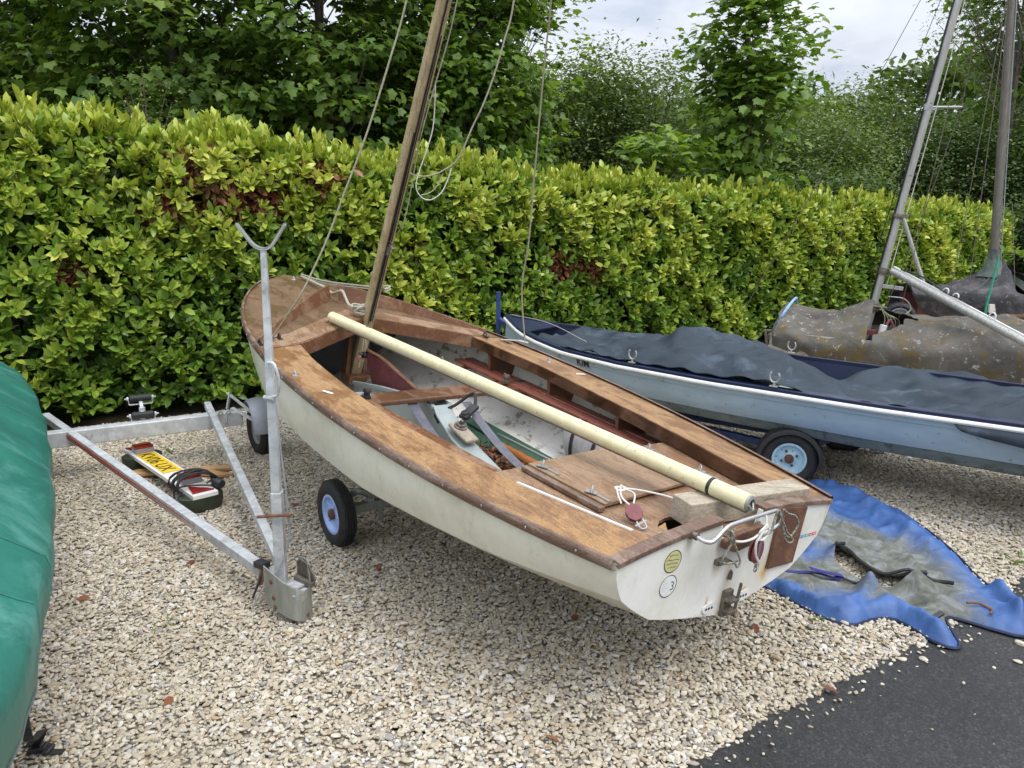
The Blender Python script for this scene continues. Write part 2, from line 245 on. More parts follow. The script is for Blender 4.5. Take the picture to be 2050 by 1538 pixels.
# ---------------------------------------------------------------- geometry helpers
XF = np.eye(4)
WM = {}                                     # world matrix of each root
def setxf(m=None):
    global XF; XF = np.eye(4) if m is None else np.array(m)
def nrm(v): v = np.asarray(v, float); return v/(np.linalg.norm(v)+1e-12)
def frame(d, up=(0, 0, 1)):
    x = nrm(d); u = np.asarray(up, float)
    if abs(x @ nrm(u)) > .99: u = np.array([0, 1., 0])
    y = nrm(np.cross(u, x)); z = np.cross(x, y); return x, y, z
class G:
    def __init__(s): s.v = []; s.f = []; s.n = 0
    def put(s, V, F):
        V = np.asarray(V, float).reshape(-1, 3); s.v.append(V); s.f += [tuple(i+s.n for i in f) for f in F]; s.n += len(V); return s
    def box(s, c, size, R=None):
        h = np.array(size)/2; P = np.array([(x, y, z) for x in (-1, 1) for y in (-1, 1) for z in (-1, 1)])*h
        if R is not None: P = P @ np.array(R)      # rows of R = axes
        return s.put(P+np.array(c), [(0, 1, 3, 2), (4, 6, 7, 5), (0, 4, 5, 1), (2, 3, 7, 6), (0, 2, 6, 4), (1, 5, 7, 3)])
    def beam(s, a, b, w, h, up=(0, 0, 1)):
        a = np.array(a, float); b = np.array(b, float); x, y, z = frame(b-a, up)
        return s.box((a+b)/2, (np.linalg.norm(b-a), w, h), [x, y, z])
    def grid(s, A, cu=False, flip=False):
        A = np.asarray(A, float); m, n = A.shape[:2]; F = []
        for i in range(m if cu else m-1):
            for j in range(n-1):
                q = (i*n+j, ((i+1) % m)*n+j, ((i+1) % m)*n+j+1, i*n+j+1); F.append(q[::-1] if flip else q)
        return s.put(A.reshape(-1, 3), F)
    def tube(s, pts, r, n=8, caps=True, flat=1.0, up=(0, 0, 1)):
        P = np.array(pts, float); k = len(P); r = np.broadcast_to(np.array(r, float), (k,)); rows = []
        for i in range(k):
            d = P[min(i+1, k-1)]-P[max(i-1, 0)]
            if i == 0:
                x, y, z = frame(d, up)
            else:
                x = nrm(d); y = nrm(np.cross(z, x)); z = np.cross(x, y)
            a = np.arange(n)*2*math.pi/n; rows.append(P[i]+r[i]*(np.cos(a)[:, None]*y+flat*np.sin(a)[:, None]*z))
        A = np.array(rows); F = []
        for i in range(k-1):
            for j in range(n): F.append((i*n+j, i*n+(j+1) % n, (i+1)*n+(j+1) % n, (i+1)*n+j))
        if caps: F += [tuple(range(n))[::-1], tuple((k-1)*n+j for j in range(n))]
        return s.put(A.reshape(-1, 3), F)
    def lathe(s, c, axis, prof, n=28, caps=False):
        x, y, z = frame(axis); rows = []
        for rr, hh in prof:
            a = np.arange(n)*2*math.pi/n; rows.append(np.array(c)+x*hh+rr*(np.cos(a)[:, None]*y+np.sin(a)[:, None]*z))
        A = np.array(rows); F = []; k = len(prof)
        for i in range(k-1):
            for j in range(n): F.append((i*n+j, i*n+(j+1) % n, (i+1)*n+(j+1) % n, (i+1)*n+j))
        if caps: F += [tuple(range(n))[::-1], tuple((k-1)*n+j for j in range(n))]
        return s.put(A.reshape(-1, 3), F)
    def prism(s, poly, vec):
        P = np.array(poly, float); n = len(P); Q = P+np.array(vec)
        return s.put(np.concatenate([P, Q]), [tuple(range(n))[::-1], tuple(range(n, 2*n))]+[(i, (i+1) % n, n+(i+1) % n, n+i) for i in range(n)])
    def slab(s, A, thick, up=(0, 0, 1)):
        """closed thick sheet from a grid (m,n,3)"""
        A = np.asarray(A, float); m, n = A.shape[:2]; B = A-np.array(up)*thick; F = []; N = m*n
        I = lambda i, j: i*n+j
        for i in range(m-1):
            for j in range(n-1):
                q = (I(i, j), I(i+1, j), I(i+1, j+1), I(i, j+1)); F.append(q); F.append(tuple(N+t for t in q[::-1]))
        ed = [I(i, 0) for i in range(m)]+[I(m-1, j) for j in range(1, n)]+[I(i, n-1) for i in range(m-2, -1, -1)]+[I(0, j) for j in range(n-2, 0, -1)]
        for a, b in zip(ed, ed[1:]+ed[:1]): F.append((b, a, N+a, N+b))
        return s.put(np.concatenate([A.reshape(-1, 3), B.reshape(-1, 3)]), F)
def smoothpath(pts, k=6):
    P = np.array(pts, float); P = np.concatenate([[2*P[0]-P[1]], P, [2*P[-1]-P[-2]]]); o = []
    for i in range(1, len(P)-2):
        for u in np.arange(k)/k:
            a, b, c, d = P[i-1:i+3]; o.append(.5*((2*b)+(c-a)*u+(2*a-5*b+4*c-d)*u*u+(3*b-a-3*c+d)*u**3))
    o.append(P[-2]); return np.array(o)
def tags(o, label=None, cat=None, group=None, kind=None):
    if label: o['label'] = label
    if cat: o['category'] = cat
    if group: o['group'] = group
    if kind: o['kind'] = kind
    return o
def thing(name, label, cat, loc, group=None, M=None):
    o = bpy.data.objects.new(name, None); S.collection.objects.link(o); o.empty_display_size = .1
    m = np.eye(4)
    if M is not None: m = np.array(M)
    else: m[:3, 3] = loc
    o.matrix_world = Matrix(m.tolist()); WM[o.name] = m; return tags(o, label, cat, group)
def rootm(o):
    while o.parent: o = o.parent
    return WM[o.name]
def finish(name, V, me, matl, parent):
    o = bpy.data.objects.new(name, me); S.collection.objects.link(o)
    if matl: me.materials.append(MT[matl] if isinstance(matl, str) else matl)
    if parent: o.parent = parent
    return o
def add(name, g, matl, parent=None, label=None, smooth=False, bevel=0, cat=None, group=None, kind=None, sub=0, sharp=35):
    V = np.concatenate(g.v); V = V @ XF[:3, :3].T+XF[:3, 3]
    if parent: Mi = np.linalg.inv(rootm(parent)); V = V @ Mi[:3, :3].T+Mi[:3, 3]; loc = None
    else:
        loc = np.array([(V[:, 0].min()+V[:, 0].max())/2, (V[:, 1].min()+V[:, 1].max())/2, V[:, 2].min()]); V = V-loc
    me = bpy.data.meshes.new(name); me.from_pydata(V.tolist(), [], g.f); me.update()
    bm = bmesh.new(); bm.from_mesh(me); bmesh.ops.recalc_face_normals(bm, faces=bm.faces)
    if smooth:
        for f in bm.faces: f.smooth = True
        for e in bm.edges:
            if len(e.link_faces) == 2 and e.calc_face_angle(0) > R_(sharp): e.smooth = False
    bm.to_mesh(me); bm.free()
    o = finish(name, V, me, matl, parent)
    if loc is not None: o.location = loc; m = np.eye(4); m[:3, 3] = loc; WM[o.name] = m
    if bevel:
        b = o.modifiers.new('bevel', 'BEVEL'); b.width = bevel; b.segments = 2; b.limit_method = 'ANGLE'; b.angle_limit = R_(40)
    if sub:
        b = o.modifiers.new('subsurf', 'SUBSURF'); b.levels = sub; b.render_levels = sub
    return tags(o, label, cat, group, kind)
def instmesh(name, tv, tf, pos, X, Y, Z, sc, tone, matl, parent=None, loc=(0, 0, 0), **kw):
    """one mesh from many copies of a small template (leaves)"""
    N = len(pos); nv = len(tv); tv = np.asarray(tv, float); loc = np.array(loc, float)
    V = (pos-loc)[:, None, :]+sc[:, None, None]*(tv[None, :, 0:1]*X[:, None]+tv[None, :, 1:2]*Y[:, None]+tv[None, :, 2:3]*Z[:, None])
    if parent: Mi = np.linalg.inv(rootm(parent)); V = V @ Mi[:3, :3].T+Mi[:3, 3]
    me = bpy.data.meshes.new(name); me.vertices.add(N*nv); me.vertices.foreach_set('co', V.reshape(-1).astype(np.float32))
    ls = np.array([len(f) for f in tf]); idx = np.concatenate([np.array(f) for f in tf]); nl = len(idx)
    L = (np.arange(N)[:, None]*nv+idx[None]).reshape(-1)
    me.loops.add(N*nl); me.loops.foreach_set('vertex_index', L.astype(np.int32))
    st = (np.arange(N)[:, None]*nl+np.concatenate([[0], np.cumsum(ls)[:-1]])[None]).reshape(-1)
    me.polygons.add(N*len(tf)); me.polygons.foreach_set('loop_start', st.astype(np.int32))
    me.polygons.foreach_set('use_smooth', np.ones(N*len(tf), bool))
    me.update(calc_edges=True)
    at = me.attributes.new('tone', 'FLOAT', 'POINT'); at.data.foreach_set('value', np.repeat(tone, nv).astype(np.float32))
    o = finish(name, None, me, matl, parent)
    if not parent: o.location = loc
    return tags(o, kw.get('label'), kw.get('cat'), kw.get('group'), kw.get('kind'))
from mathutils import noise as mn_
def rumple(A, s, a, hor=.4, seed=0):
    """cloth creases: sharp ridges and softer hollows"""
    A = np.array(A, float); B = A.reshape(-1, 3)
    for i, p in enumerate(B):
        q = Vector(p*s)+Vector((seed, seed*.7, 0)); n1 = mn_.noise(q); n2 = mn_.noise(q*2.1+Vector((3, 1, 7))); n3 = mn_.noise(q*.55)
        h = a*((1-min(1, abs(n1)*2.2))**3*.9+(1-min(1, abs(n2)*2.2))**3*.4+n3*.9-.35)
        B[i] = p+np.array([h*hor*n2*2, -abs(h)*hor*.5, h])
    return B.reshape(A.shape)
def unit(A): return A/(np.linalg.norm(A, axis=1, keepdims=True)+1e-9)
def rv(n, s=1): return rng.normal(size=(n, 3))*s
def text_geo(txt, size, origin, xdir, ydir, matl, parent, name, label=None, thick=.0012, font_offset=.0):
    cu = bpy.data.curves.new('t', 'FONT'); cu.body = txt; cu.size = size; cu.extrude = thick/2; cu.align_x = 'LEFT'; cu.offset = font_offset
    ob = bpy.data.objects.new('t', cu); S.collection.objects.link(ob); dg = bpy.context.evaluated_depsgraph_get()
    me = bpy.data.meshes.new_from_object(ob.evaluated_get(dg)); bpy.data.objects.remove(ob)
    x = nrm(xdir); y = nrm(ydir); y = nrm(y-x*(x@y)); z = np.cross(x, y)
    V = np.array([v.co[:] for v in me.vertices]); F = [tuple(p.vertices) for p in me.polygons]; bpy.data.meshes.remove(me)
    W = np.array(origin)+V[:, :1]*x+V[:, 1:2]*y+V[:, 2:3]*z
    g = G(); g.put(W, F); return add(name, g, matl, parent, label)
def wheel(c, ax, R, w, rimr, rimmat, parent, hub='rust', spokes=0, tread=True):
    """tyre > rim: a pneumatic tyre with grooved tread on a dished rim; ax points outward"""
    c = np.array(c, float); h = w/2
    pr = [(rimr, -h*.62), (rimr+.012, -h*.8), (rimr+(R-rimr)*.45, -h), (R-.022, -h*.86), (R-.006, -h*.6)]
    if tread:
        for q in (-.42, -.14, .14, .42): pr += [(R, h*(q-.10)), (R+.001, h*(q+.06)), (R-.006, h*(q+.075)), (R-.006, h*(q+.13))]
    pr += [(R-.006, h*.6), (R-.022, h*.86), (rimr+(R-rimr)*.45, h), (rimr+.012, h*.8), (rimr, h*.62)]
    ty = add('tyre', G().lathe(c, ax, pr, 44), 'tyre', parent, smooth=True, sharp=50)
    g = G().lathe(c, ax, [(rimr+.008, h*.62), (rimr+.008, h*.72), (rimr-.006, h*.74), (rimr-.018, h*.30), (rimr*.62, h*.16), (rimr*.42, h*.24), (rimr*.30, h*.42), (.004, h*.42)], 40)
    g.lathe(c, ax, [(rimr+.004, -h*.6), (rimr-.01, -h*.3), (.02, -h*.3)], 32)
    rim = add('rim', g, rimmat, parent, smooth=True, sharp=40)
    x, y, z = frame(ax)
    if spokes:
        g = G()
        for k in range(spokes):
            a = k*2*math.pi/spokes; d = math.cos(a)*y+math.sin(a)*z
            g.beam(c+x*h*.30+d*rimr*.26, c+x*h*.36+d*(rimr-.012), rimr*.20, .012, up=x)
        add('spoke', g, rimmat, rim)
    g = G().lathe(c, ax, [(.03, h*.2), (.028, h*.75), (.016, h*.9), (.001, h*.92)], 18)
    for k in range(4 if not spokes else 0):
        a = k*math.pi/2+.4; d = math.cos(a)*y+math.sin(a)*z; g.lathe(c+d*rimr*.5, ax, [(.009, h*.1), (.008, h*.42), (.001, h*.43)], 6)
    add('hub', g, hub, rim, smooth=True)
    return ty
# ================================================================ GROUND
def gmat():
    m, t, p, o = newmat('gravel_bed')
    v = noise(t, 70, typ='ShaderNodeTexVoronoi'); c = ramp(t, v.outputs['Color'], [(.1, (.16, .135, .10)), (.5, (.36, .31, .235)), (.9, (.52, .47, .38))])
    c = mixc(t, 1, c, ramp(t, v.outputs['Distance'], [(.2, 1.0), (.75, .45)]), 'MULTIPLY')
    t.links.new(c, p.inputs['Base Color']); p.inputs['Roughness'].default_value = .9; bump(t, p, v.outputs['Distance'], -.7, .012); return m
def soilmat():
    m, t, p, o = newmat('leafy_soil'); n = noise(t, 6, 8, .7); c = ramp(t, n.outputs[0], [(.35, (.05, .038, .022)), (.6, (.10, .085, .045)), (.75, (.07, .10, .03))])
    t.links.new(c, p.inputs['Base Color']); p.inputs['Roughness'].default_value = .95; bump(t, p, n.outputs[0], .6, .03); return m
def tarmac():
    m, t, p, o = newmat('asphalt')
    v = noise(t, 130, typ='ShaderNodeTexVoronoi'); n = noise(t, 420, 3, .7); big = noise(t, 2.2, 6, .6, off=3)
    c = ramp(t, v.outputs['Color'], [(.15, (.016, .016, .0165)), (.7, (.031, .031, .031)), (.96, (.062, .061, .058))])
    c = mixc(t, 1, c, ramp(t, big.outputs[0], [(.3, .75), (.7, 1.25)]), 'MULTIPLY')
    sp = noise(t, 75, typ='ShaderNodeTexVoronoi', off=4); s2 = ramp(t, sp.outputs['Distance'], [(.05, 1), (.085, 0)]); s3 = ramp(t, sp.outputs['Color'], [(.72, 0), (.76, 1)])
    c = mixc(t, mixc(t, 1, s2, s3, 'MULTIPLY'), c, (.34, .33, .30))
    t.links.new(c, p.inputs['Base Color']); p.inputs['Roughness'].default_value = .72
    bump(t, p, mixc(t, .5, v.outputs['Distance'], n.outputs[0]), .9, .004); return m
EDGE = [(-1.6, .55), (-.6, 1.25), (.0, 1.66), (.38, 1.95), (.57, 2.08), (.83, 2.29), (1.1, 2.44), (1.33, 2.59), (1.63, 2.77), (1.95, 3.0), (2.16, 3.15), (2.38, 3.32), (2.8, 3.62), (3.6, 4.2), (6, 6.0), (10, 9.0)]
def edgepts(jit=.012, k=14):
    P = smoothpath([(x, y, 0) for x, y in EDGE], k); r = np.random.default_rng(3)
    return P[:, :2]+r.normal(size=(len(P), 2))*jit
g = G(); g.grid([[(x, y, 0) for y in (-30, 0, 15, 60, 200)] for x in (-150, -20, 0, 20, 150)])
add('ground', g, soilmat(), kind='structure')
E1 = edgepts()
g = G(); n = len(E1); V = [(x, y, .008) for x, y in E1]+[(14, 7, .008), (14, -6, .008), (-5, -6, .008), (-5, -1.5, .008)]
g.put(V, [tuple(range(len(V)))[::-1]]); road = add('road', g, tarmac(), kind='structure')
g = G(); V = [(x, y, .004) for x, y in E1]+[(14, 13.2, .004), (9.2, 13.3, .004), (-.1, 7.9, .004), (-7.5, 3.6, .004), (-7, -1.5, .004)]
g.put(V, [tuple(range(len(V)))]); gravel = add('gravel', g, gmat(), kind='stuff')
def pebblemat():
    m, t, p, o = newmat('pebble')
    oi = t.nodes.new('ShaderNodeObjectInfo')
    c = ramp(t, oi.outputs['Random'], [(0, (.70, .635, .51)), (.14, (.50, .43, .325)), (.28, (.62, .545, .405)), (.42, (.75, .705, .62)), (.54, (.54, .465, .34)), (.66, (.38, .335, .27)), (.77, (.62, .565, .46)), (.85, (.46, .34, .20)), (.92, (.27, .26, .26)), (1, (.80, .785, .75))])
    n = noise(t, 1.6, 5, .7); c = mixc(t, .55, c, ramp(t, n.outputs[0], [(.3, .55), (.65, 1.0)]), 'MULTIPLY')
    # mud and algae lie on the stones in patches a metre or so across
    g_ = t.nodes.new('ShaderNodeNewGeometry'); nn_ = t.nodes.new('ShaderNodeTexNoise'); nn_.inputs['Scale'].default_value = 1.3; nn_.inputs['Detail'].default_value = 6
    t.links.new(g_.outputs['Position'], nn_.inputs['Vector']); c = mixc(t, ramp(t, nn_.outputs[0], [(.46, 0), (.68, .5)]), c, (.37, .315, .22))
    t.links.new(c, p.inputs['Base Color']); p.inputs['Roughness'].default_value = .78; bump(t, p, n.outputs[0], .25, .1); return m
MT['pebble'] = pebblemat()
def gravel_nodes(layers=None):
    ng = bpy.data.node_groups.new('gravel_stones', 'GeometryNodeTree'); N = ng.nodes; Lk = ng.links.new
    ng.interface.new_socket('Geometry', in_out='INPUT', socket_type='NodeSocketGeometry'); ng.interface.new_socket('Geometry', in_out='OUTPUT', socket_type='NodeSocketGeometry')
    gi = N.new('NodeGroupInput'); go = N.new('NodeGroupOutput')
    tg = N.new('GeometryNodeJoinGeometry')
    for k in range(7):
        ico = N.new('GeometryNodeMeshIcoSphere'); ico.inputs['Radius'].default_value = 1; ico.inputs['Subdivisions'].default_value = 3
        sp = N.new('GeometryNodeSetPosition'); nz_ = N.new('ShaderNodeTexNoise'); nz_.noise_dimensions = '4D'; nz_.inputs['Scale'].default_value = .62; nz_.inputs['Detail'].default_value = 1.2; nz_.inputs['W'].default_value = k*3.7
        vs = N.new('ShaderNodeVectorMath'); vs.operation = 'MULTIPLY_ADD'; vs.inputs[1].default_value = (1.0, 1.0, 1.0); vs.inputs[2].default_value = (-.5, -.5, -.5)
        Lk(nz_.outputs['Color'], vs.inputs[0]); Lk(vs.outputs[0], sp.inputs['Offset']); Lk(ico.outputs[0], sp.inputs[0])
        tr = N.new('GeometryNodeTransform'); tr.inputs['Scale'].default_value = [(1, .74, .46), (1.1, .62, .5), (.95, .85, .55), (1.25, .6, .38), (.9, .78, .62), (1.05, .9, .36), (1.35, .55, .42)][k]
        Lk(sp.outputs[0], tr.inputs[0]); ss = N.new('GeometryNodeSetShadeSmooth'); Lk(tr.outputs[0], ss.inputs[0])
        sm = N.new('GeometryNodeSetMaterial'); sm.inputs['Material'].default_value = MT['pebble']; Lk(ss.outputs[0], sm.inputs[0])
        ti = N.new('GeometryNodeGeometryToInstance'); Lk(sm.outputs[0], ti.inputs[0]); Lk(ti.outputs[0], tg.inputs[0])
    jn = N.new('GeometryNodeJoinGeometry'); Lk(gi.outputs[0], jn.inputs[0])
    for (dist, dens, smin, smax, seed, zz) in layers or ((.0118, 7400, .0072, .0152, 1, .006), (.009, 4200, .0042, .009, 2, .011), (.036, 230, .0125, .0185, 5, .011)):
        dp = N.new('GeometryNodeDistributePointsOnFaces'); dp.distribute_method = 'POISSON'; dp.inputs['Distance Min'].default_value = dist; dp.inputs['Density Max'].default_value = dens; dp.inputs['Seed'].default_value = seed
        Lk(gi.outputs[0], dp.inputs['Mesh'])
        ip = N.new('GeometryNodeInstanceOnPoints'); Lk(dp.outputs['Points'], ip.inputs['Points']); Lk(tg.outputs[0], ip.inputs['Instance']); ip.inputs['Pick Instance'].default_value = True
        ri = N.new('FunctionNodeRandomValue'); ri.data_type = 'INT'; ri.inputs[4].default_value = 0; ri.inputs[5].default_value = 6; ri.inputs[8].default_value = seed; Lk(ri.outputs[2], ip.inputs['Instance Index'])
        rr = N.new('FunctionNodeRandomValue'); rr.data_type = 'FLOAT_VECTOR'; rr.inputs[0].default_value = (-.4, -.4, 0); rr.inputs[1].default_value = (.4, .4, 6.28); rr.inputs[8].default_value = seed+10
        Lk(rr.outputs[0], ip.inputs['Rotation'])
        rs = N.new('FunctionNodeRandomValue'); rs.data_type = 'FLOAT'; rs.inputs[2].default_value = smin; rs.inputs[3].default_value = smax; rs.inputs[8].default_value = seed+20
        Lk(rs.outputs[1], ip.inputs['Scale'])
        st = N.new('GeometryNodeSetPosition'); rz = N.new('FunctionNodeRandomValue'); rz.data_type = 'FLOAT_VECTOR'; rz.inputs[0].default_value = (0, 0, zz-.005); rz.inputs[1].default_value = (0, 0, zz+.007)
        Lk(rz.outputs[0], st.inputs['Offset']); Lk(ip.outputs[0], st.inputs[0]); Lk(st.outputs[0], jn.inputs[0])
    Lk(jn.outputs[0], go.inputs[0]); return ng
md = gravel.modifiers.new('stones', 'NODES'); md.node_group = gravel_nodes()
# grit and strays kicked over the edge of the tarmac
for wd_, layers in ((.10, ((.016, 420, .004, .009, 11, .010),)), (.38, ((.04, 18, .0025, .007, 12, .010),)), (1.6, ((.05, 14, .002, .005, 13, .010),))):
    V = [(x, y, .002) for x, y in E1]+[(x+.52*wd_, y-.85*wd_, .002) for x, y in E1[::-1]]; g = G(); m_e = len(E1)
    g.put(V, [(i, i+1, 2*m_e-2-i, 2*m_e-1-i) for i in range(m_e-1)])
    gr = add('grit', g, gmat(), kind='stuff'); gr.modifiers.new('stones', 'NODES').node_group = gravel_nodes(layers)

# stones that have strayed onto the tarmac, one by one
for k, (x, y, s, lab) in enumerate([(1.58, 2.66, .014, 'tan stone alone on the tarmac just off the folded corner of the blue cover'), (2.02, 2.77, .017, 'largest pale stone lying on the tarmac at the right edge'),
        (1.93, 2.64, .012, 'white pointed stone on the tarmac nearest the camera'), (1.50, 2.66, .013, 'flat cream stone half on the gravel edge by the blue cover'), (1.82, 2.79, .008, 'tiny white stone on tarmac close to the blue cover hem'), (1.845, 2.80, .007, 'tiny grey stone beside the blue cover hem on the tarmac')]):
    bm = bmesh.new(); bmesh.ops.create_icosphere(bm, subdivisions=3, radius=1); r = random.Random(k)
    ph = [r.uniform(0, 6) for _ in range(6)]; V = []
    for v in bm.verts:
        c = v.co; f = 1+.22*math.sin(c.x*2.3+ph[0])*math.sin(c.y*2.1+ph[1])+.14*math.sin(c.z*3.1+ph[2]); V.append((c.x*f*1.25, c.y*f*.85, c.z*f*.55))
    a = r.uniform(0, 3); V = [(x+s*(p[0]*math.cos(a)-p[1]*math.sin(a)), y+s*(p[0]*math.sin(a)+p[1]*math.cos(a)), .008+s*.45+s*p[2]) for p in V]
    g = G(); g.put(V, [tuple(v.index for v in f.verts) for f in bm.faces]); bm.free()
    add('stone', g, 'stone', smooth=True, label=lab, cat='stone', group='loose stones on the tarmac', sharp=80)

# ================================================================ HEDGE
def sn(a, b, c=0): return np.sin(a*1.7+c)*np.cos(b*2.3+c*1.3)+.6*np.sin(a*3.9+b*3.1+c)+.4*np.sin(a*8.3-b*7.1+2*c)
HA = np.array([-6.4, 7.75-.6*6.4+.25]); HD = nrm([1, .6, 0])[:2]; HN = np.array([HD[1], -HD[0]])    # along, outward (towards the camera)
HLEN = 17.0
HX = [-7, -3.79, -3.24, -2.61, -1.5, -.13, 1.6, 3.02, 5.76, 8.14, 10]; HZ = [2.52, 2.41, 2.34, 2.26, 2.15, 2.05, 1.94, 1.86, 1.73, 1.64, 1.6]
def hp(s, d, z):                                    # s along, d depth into the hedge
    return np.stack([HA[0]+HD[0]*s-HN[0]*d, HA[1]+HD[1]*s-HN[1]*d, z], -1)
def htop(s): return np.interp(HA[0]+HD[0]*s, HX, HZ)+.045*np.sin(s*2.9)+.035*np.sin(s*6.7+1)
LT = [(0, 0, 0), (.32, .20, .04), (.32, 0, 0), (.32, -.20, .04), (.70, .19, .012), (.70, 0, -.035), (.70, -.19, .012), (1, 0, -.10)]
LF = [(0, 2, 1), (0, 3, 2), (1, 2, 5, 4), (2, 3, 6, 5), (4, 5, 7), (5, 6, 7)]
def shoots(P, A, nl, size, spread, tone, tj=.10, stem=.05):
    """rosettes of leaves: P (n,3) bases, A (n,3) axes"""
    n = len(P); A = unit(A); ref = unit(rv(n)); B = unit(np.cross(A, ref)); C = np.cross(A, B)
    pos = []; X = []; Z = []; sc = []; tn = []
    for k in range(nl):
        ang = k*2.4+rng.normal(size=n)*.35; el = spread*(1-.10*k)+rng.normal(size=n)*.18
        rad = np.cos(ang)[:, None]*B+np.sin(ang)[:, None]*C
        d = A*np.cos(el)[:, None]+rad*np.sin(el)[:, None]; up = A*np.sin(el)[:, None]-rad*np.cos(el)[:, None]
        pos.append(P+A*(stem*k/nl)[:, None] if hasattr(stem, '__len__') else P+A*stem*k/nl); X.append(unit(d+rv(n, .06))); Z.append(up)
        sc.append(size*(.52+.70*rng.random(n))); tn.append(np.clip(tone+rng.normal(size=n)*tj, 0, 1))
    pos, X, Z, sc, tn = map(np.concatenate, (pos, X, Z, sc, tn)); Y = unit(np.cross(Z, X)); Z = np.cross(X, Y)
    return pos, X, Y, Z, sc, tn
hedge = thing('hedge', 'long clipped laurel hedge with yellow green tips and brown dead patches behind the boats', 'hedge', (0, 7.75, 0))
DEADC = [(-2.58, 2.12, .22), (-2.30, 1.86, .24), (-1.65, 2.02, .17), (-2.80, 1.74, .15), (-2.05, 1.80, .14), (.55, 1.15, .20), (.95, 1.1, .12), (-3.4, 1.3, .10), (2.2, 1.55, .12), (-.9, 1.35, .09)]
def deadf(s, z):
    x = HA[0]+HD[0]*s; d = np.zeros_like(x)
    for (cx, cz, r) in DEADC: d = np.maximum(d, np.clip(1.25-np.hypot((x-cx)*1.15, z-cz)/r, 0, 1))
    return d
L = []
n = 11500
s = rng.random(n)*HLEN; u = rng.random(n)**.9; zt = htop(s); z = .10+u*(zt-.12)
dep = .05*sn(s*1.3, z*1.3)+.035*sn(s*4, z*4, 2)+rng.exponential(.055, n)-.02+.22*np.clip(.30-z, 0, 1)
rn = np.clip((z-(zt-.22))/.22, 0, 1); dep += .20*rn**2
hole = sn(s*2.1, z*2.6, 4) < -1.15; dd = deadf(s, z)
keep = (~hole | (rng.random(n) < .25)) & (rng.random(n) > dd*.70); s, z, dep, zt, u, dd = (a[keep] for a in (s, z, dep, zt, u, dd)); n = len(s)
P = hp(s, dep, z); out3 = np.array([HN[0], HN[1], 0]); A = out3*.75+np.array([0, 0, .75])+rv(n, .38)
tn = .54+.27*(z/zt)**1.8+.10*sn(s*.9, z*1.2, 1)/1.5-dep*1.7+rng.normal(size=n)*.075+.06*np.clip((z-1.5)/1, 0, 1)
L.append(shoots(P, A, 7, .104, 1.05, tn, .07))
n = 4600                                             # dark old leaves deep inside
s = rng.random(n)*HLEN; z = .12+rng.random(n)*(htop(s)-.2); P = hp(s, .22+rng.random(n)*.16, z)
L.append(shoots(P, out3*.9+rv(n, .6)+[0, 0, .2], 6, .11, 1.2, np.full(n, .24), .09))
n = 5200                                             # young growth along the top
s = rng.random(n)*HLEN; d = .05+rng.random(n)*1.0; zz = htop(s)-.03+.05*sn(s*3, d*4)-.10*np.clip(.2-d, 0, 1)*3*rng.random(n)
P = hp(s, d, zz); A = np.array([0, 0, 1.])+out3*.18+rv(n, .24)
L.append(shoots(P, A, 7, .105, .62, .80+.05*rng.normal(size=n), .07, .085))
n = 420                                              # tall single shoots standing proud
s = rng.random(n)*HLEN; d = .1+rng.random(n)*.8; P = hp(s, d, htop(s)+.02+rng.random(n)*.07)
L.append(shoots(P, np.array([0, 0, 1.])+rv(n, .15), 7, .11, .42, .88+.05*rng.normal(size=n), .06, .13))
n = 1500                                             # the right hand end face
z = .1+rng.random(n)*1.6; d = rng.random(n)*1.0; P = hp(np.full(n, HLEN)+rng.normal(size=n)*.05, d, z)
L.append(shoots(P, np.array([HD[0], HD[1], .5])+rv(n, .4), 7, .10, 1.0, np.full(n, .45), .1))
L = [np.concatenate(a) for a in zip(*L)]
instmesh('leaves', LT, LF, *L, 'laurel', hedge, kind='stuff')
n = 1300; k = rng.integers(0, len(DEADC), n*3); C_ = np.array(DEADC)[k]
x = C_[:, 0]+rng.normal(size=n*3)*C_[:, 2]*.60; z = C_[:, 1]+rng.normal(size=n*3)*C_[:, 2]*.48; s = (x-HA[0])/HD[0]
ok = z < htop(s)-.03; s, z = s[ok][:n], z[ok][:n]; n = len(s)
L = shoots(hp(s, .01+rng.random(n)*.14+.04*sn(s*1.3, z*1.3), z), out3*.5+np.array([0, 0, -.9])+rv(n, .5), 3, .095, .8, .45+rng.normal(size=n)*.25, .12)
instmesh('dead_leaves', LT, LF, *L, 'dead', hedge, label='brown dead leaves in patches', kind='stuff')
g = G(); r = random.Random(5)
for k in range(520):
    s = r.uniform(.1, HLEN-.1); z0 = r.uniform(0, .3); zt = float(htop(s)); P = [hp(np.array(s), .42, np.array(z0))]
    x = s; d = .42; zz = z0
    top = r.uniform(.5, 1.0)*zt
    for q in range(5): x += r.uniform(-.10, .10); d += r.uniform(-.09, .04); zz += (top-z0)/5; P.append(hp(np.array(x), max(.07, d), np.array(zz)))
    g.tube(P, [.013, .011, .009, .007, .005, .003], 5)
add('branches', g, 'twig', hedge, kind='stuff')
def corem():  # dark core colour: the shade inside the hedge is painted in
    m, t, p, o = newmat('hedge_core_painted_shade'); v = noise(t, 22, typ='ShaderNodeTexVoronoi'); c = ramp(t, v.outputs['Color'], [(.1, (.012, .016, .007)), (.6, (.03, .045, .014)), (.9, (.055, .05, .02))])
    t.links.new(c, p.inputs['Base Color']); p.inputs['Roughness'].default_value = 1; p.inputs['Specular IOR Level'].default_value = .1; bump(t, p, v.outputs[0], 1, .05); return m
g = G(); ss = np.linspace(.1, HLEN-.1, 160); prof = [(.40, 0), (.36, .3), (.36, .6), (.36, 1), (.42, 1.01), (.9, 1.01), (.95, .9), (.95, 0)]
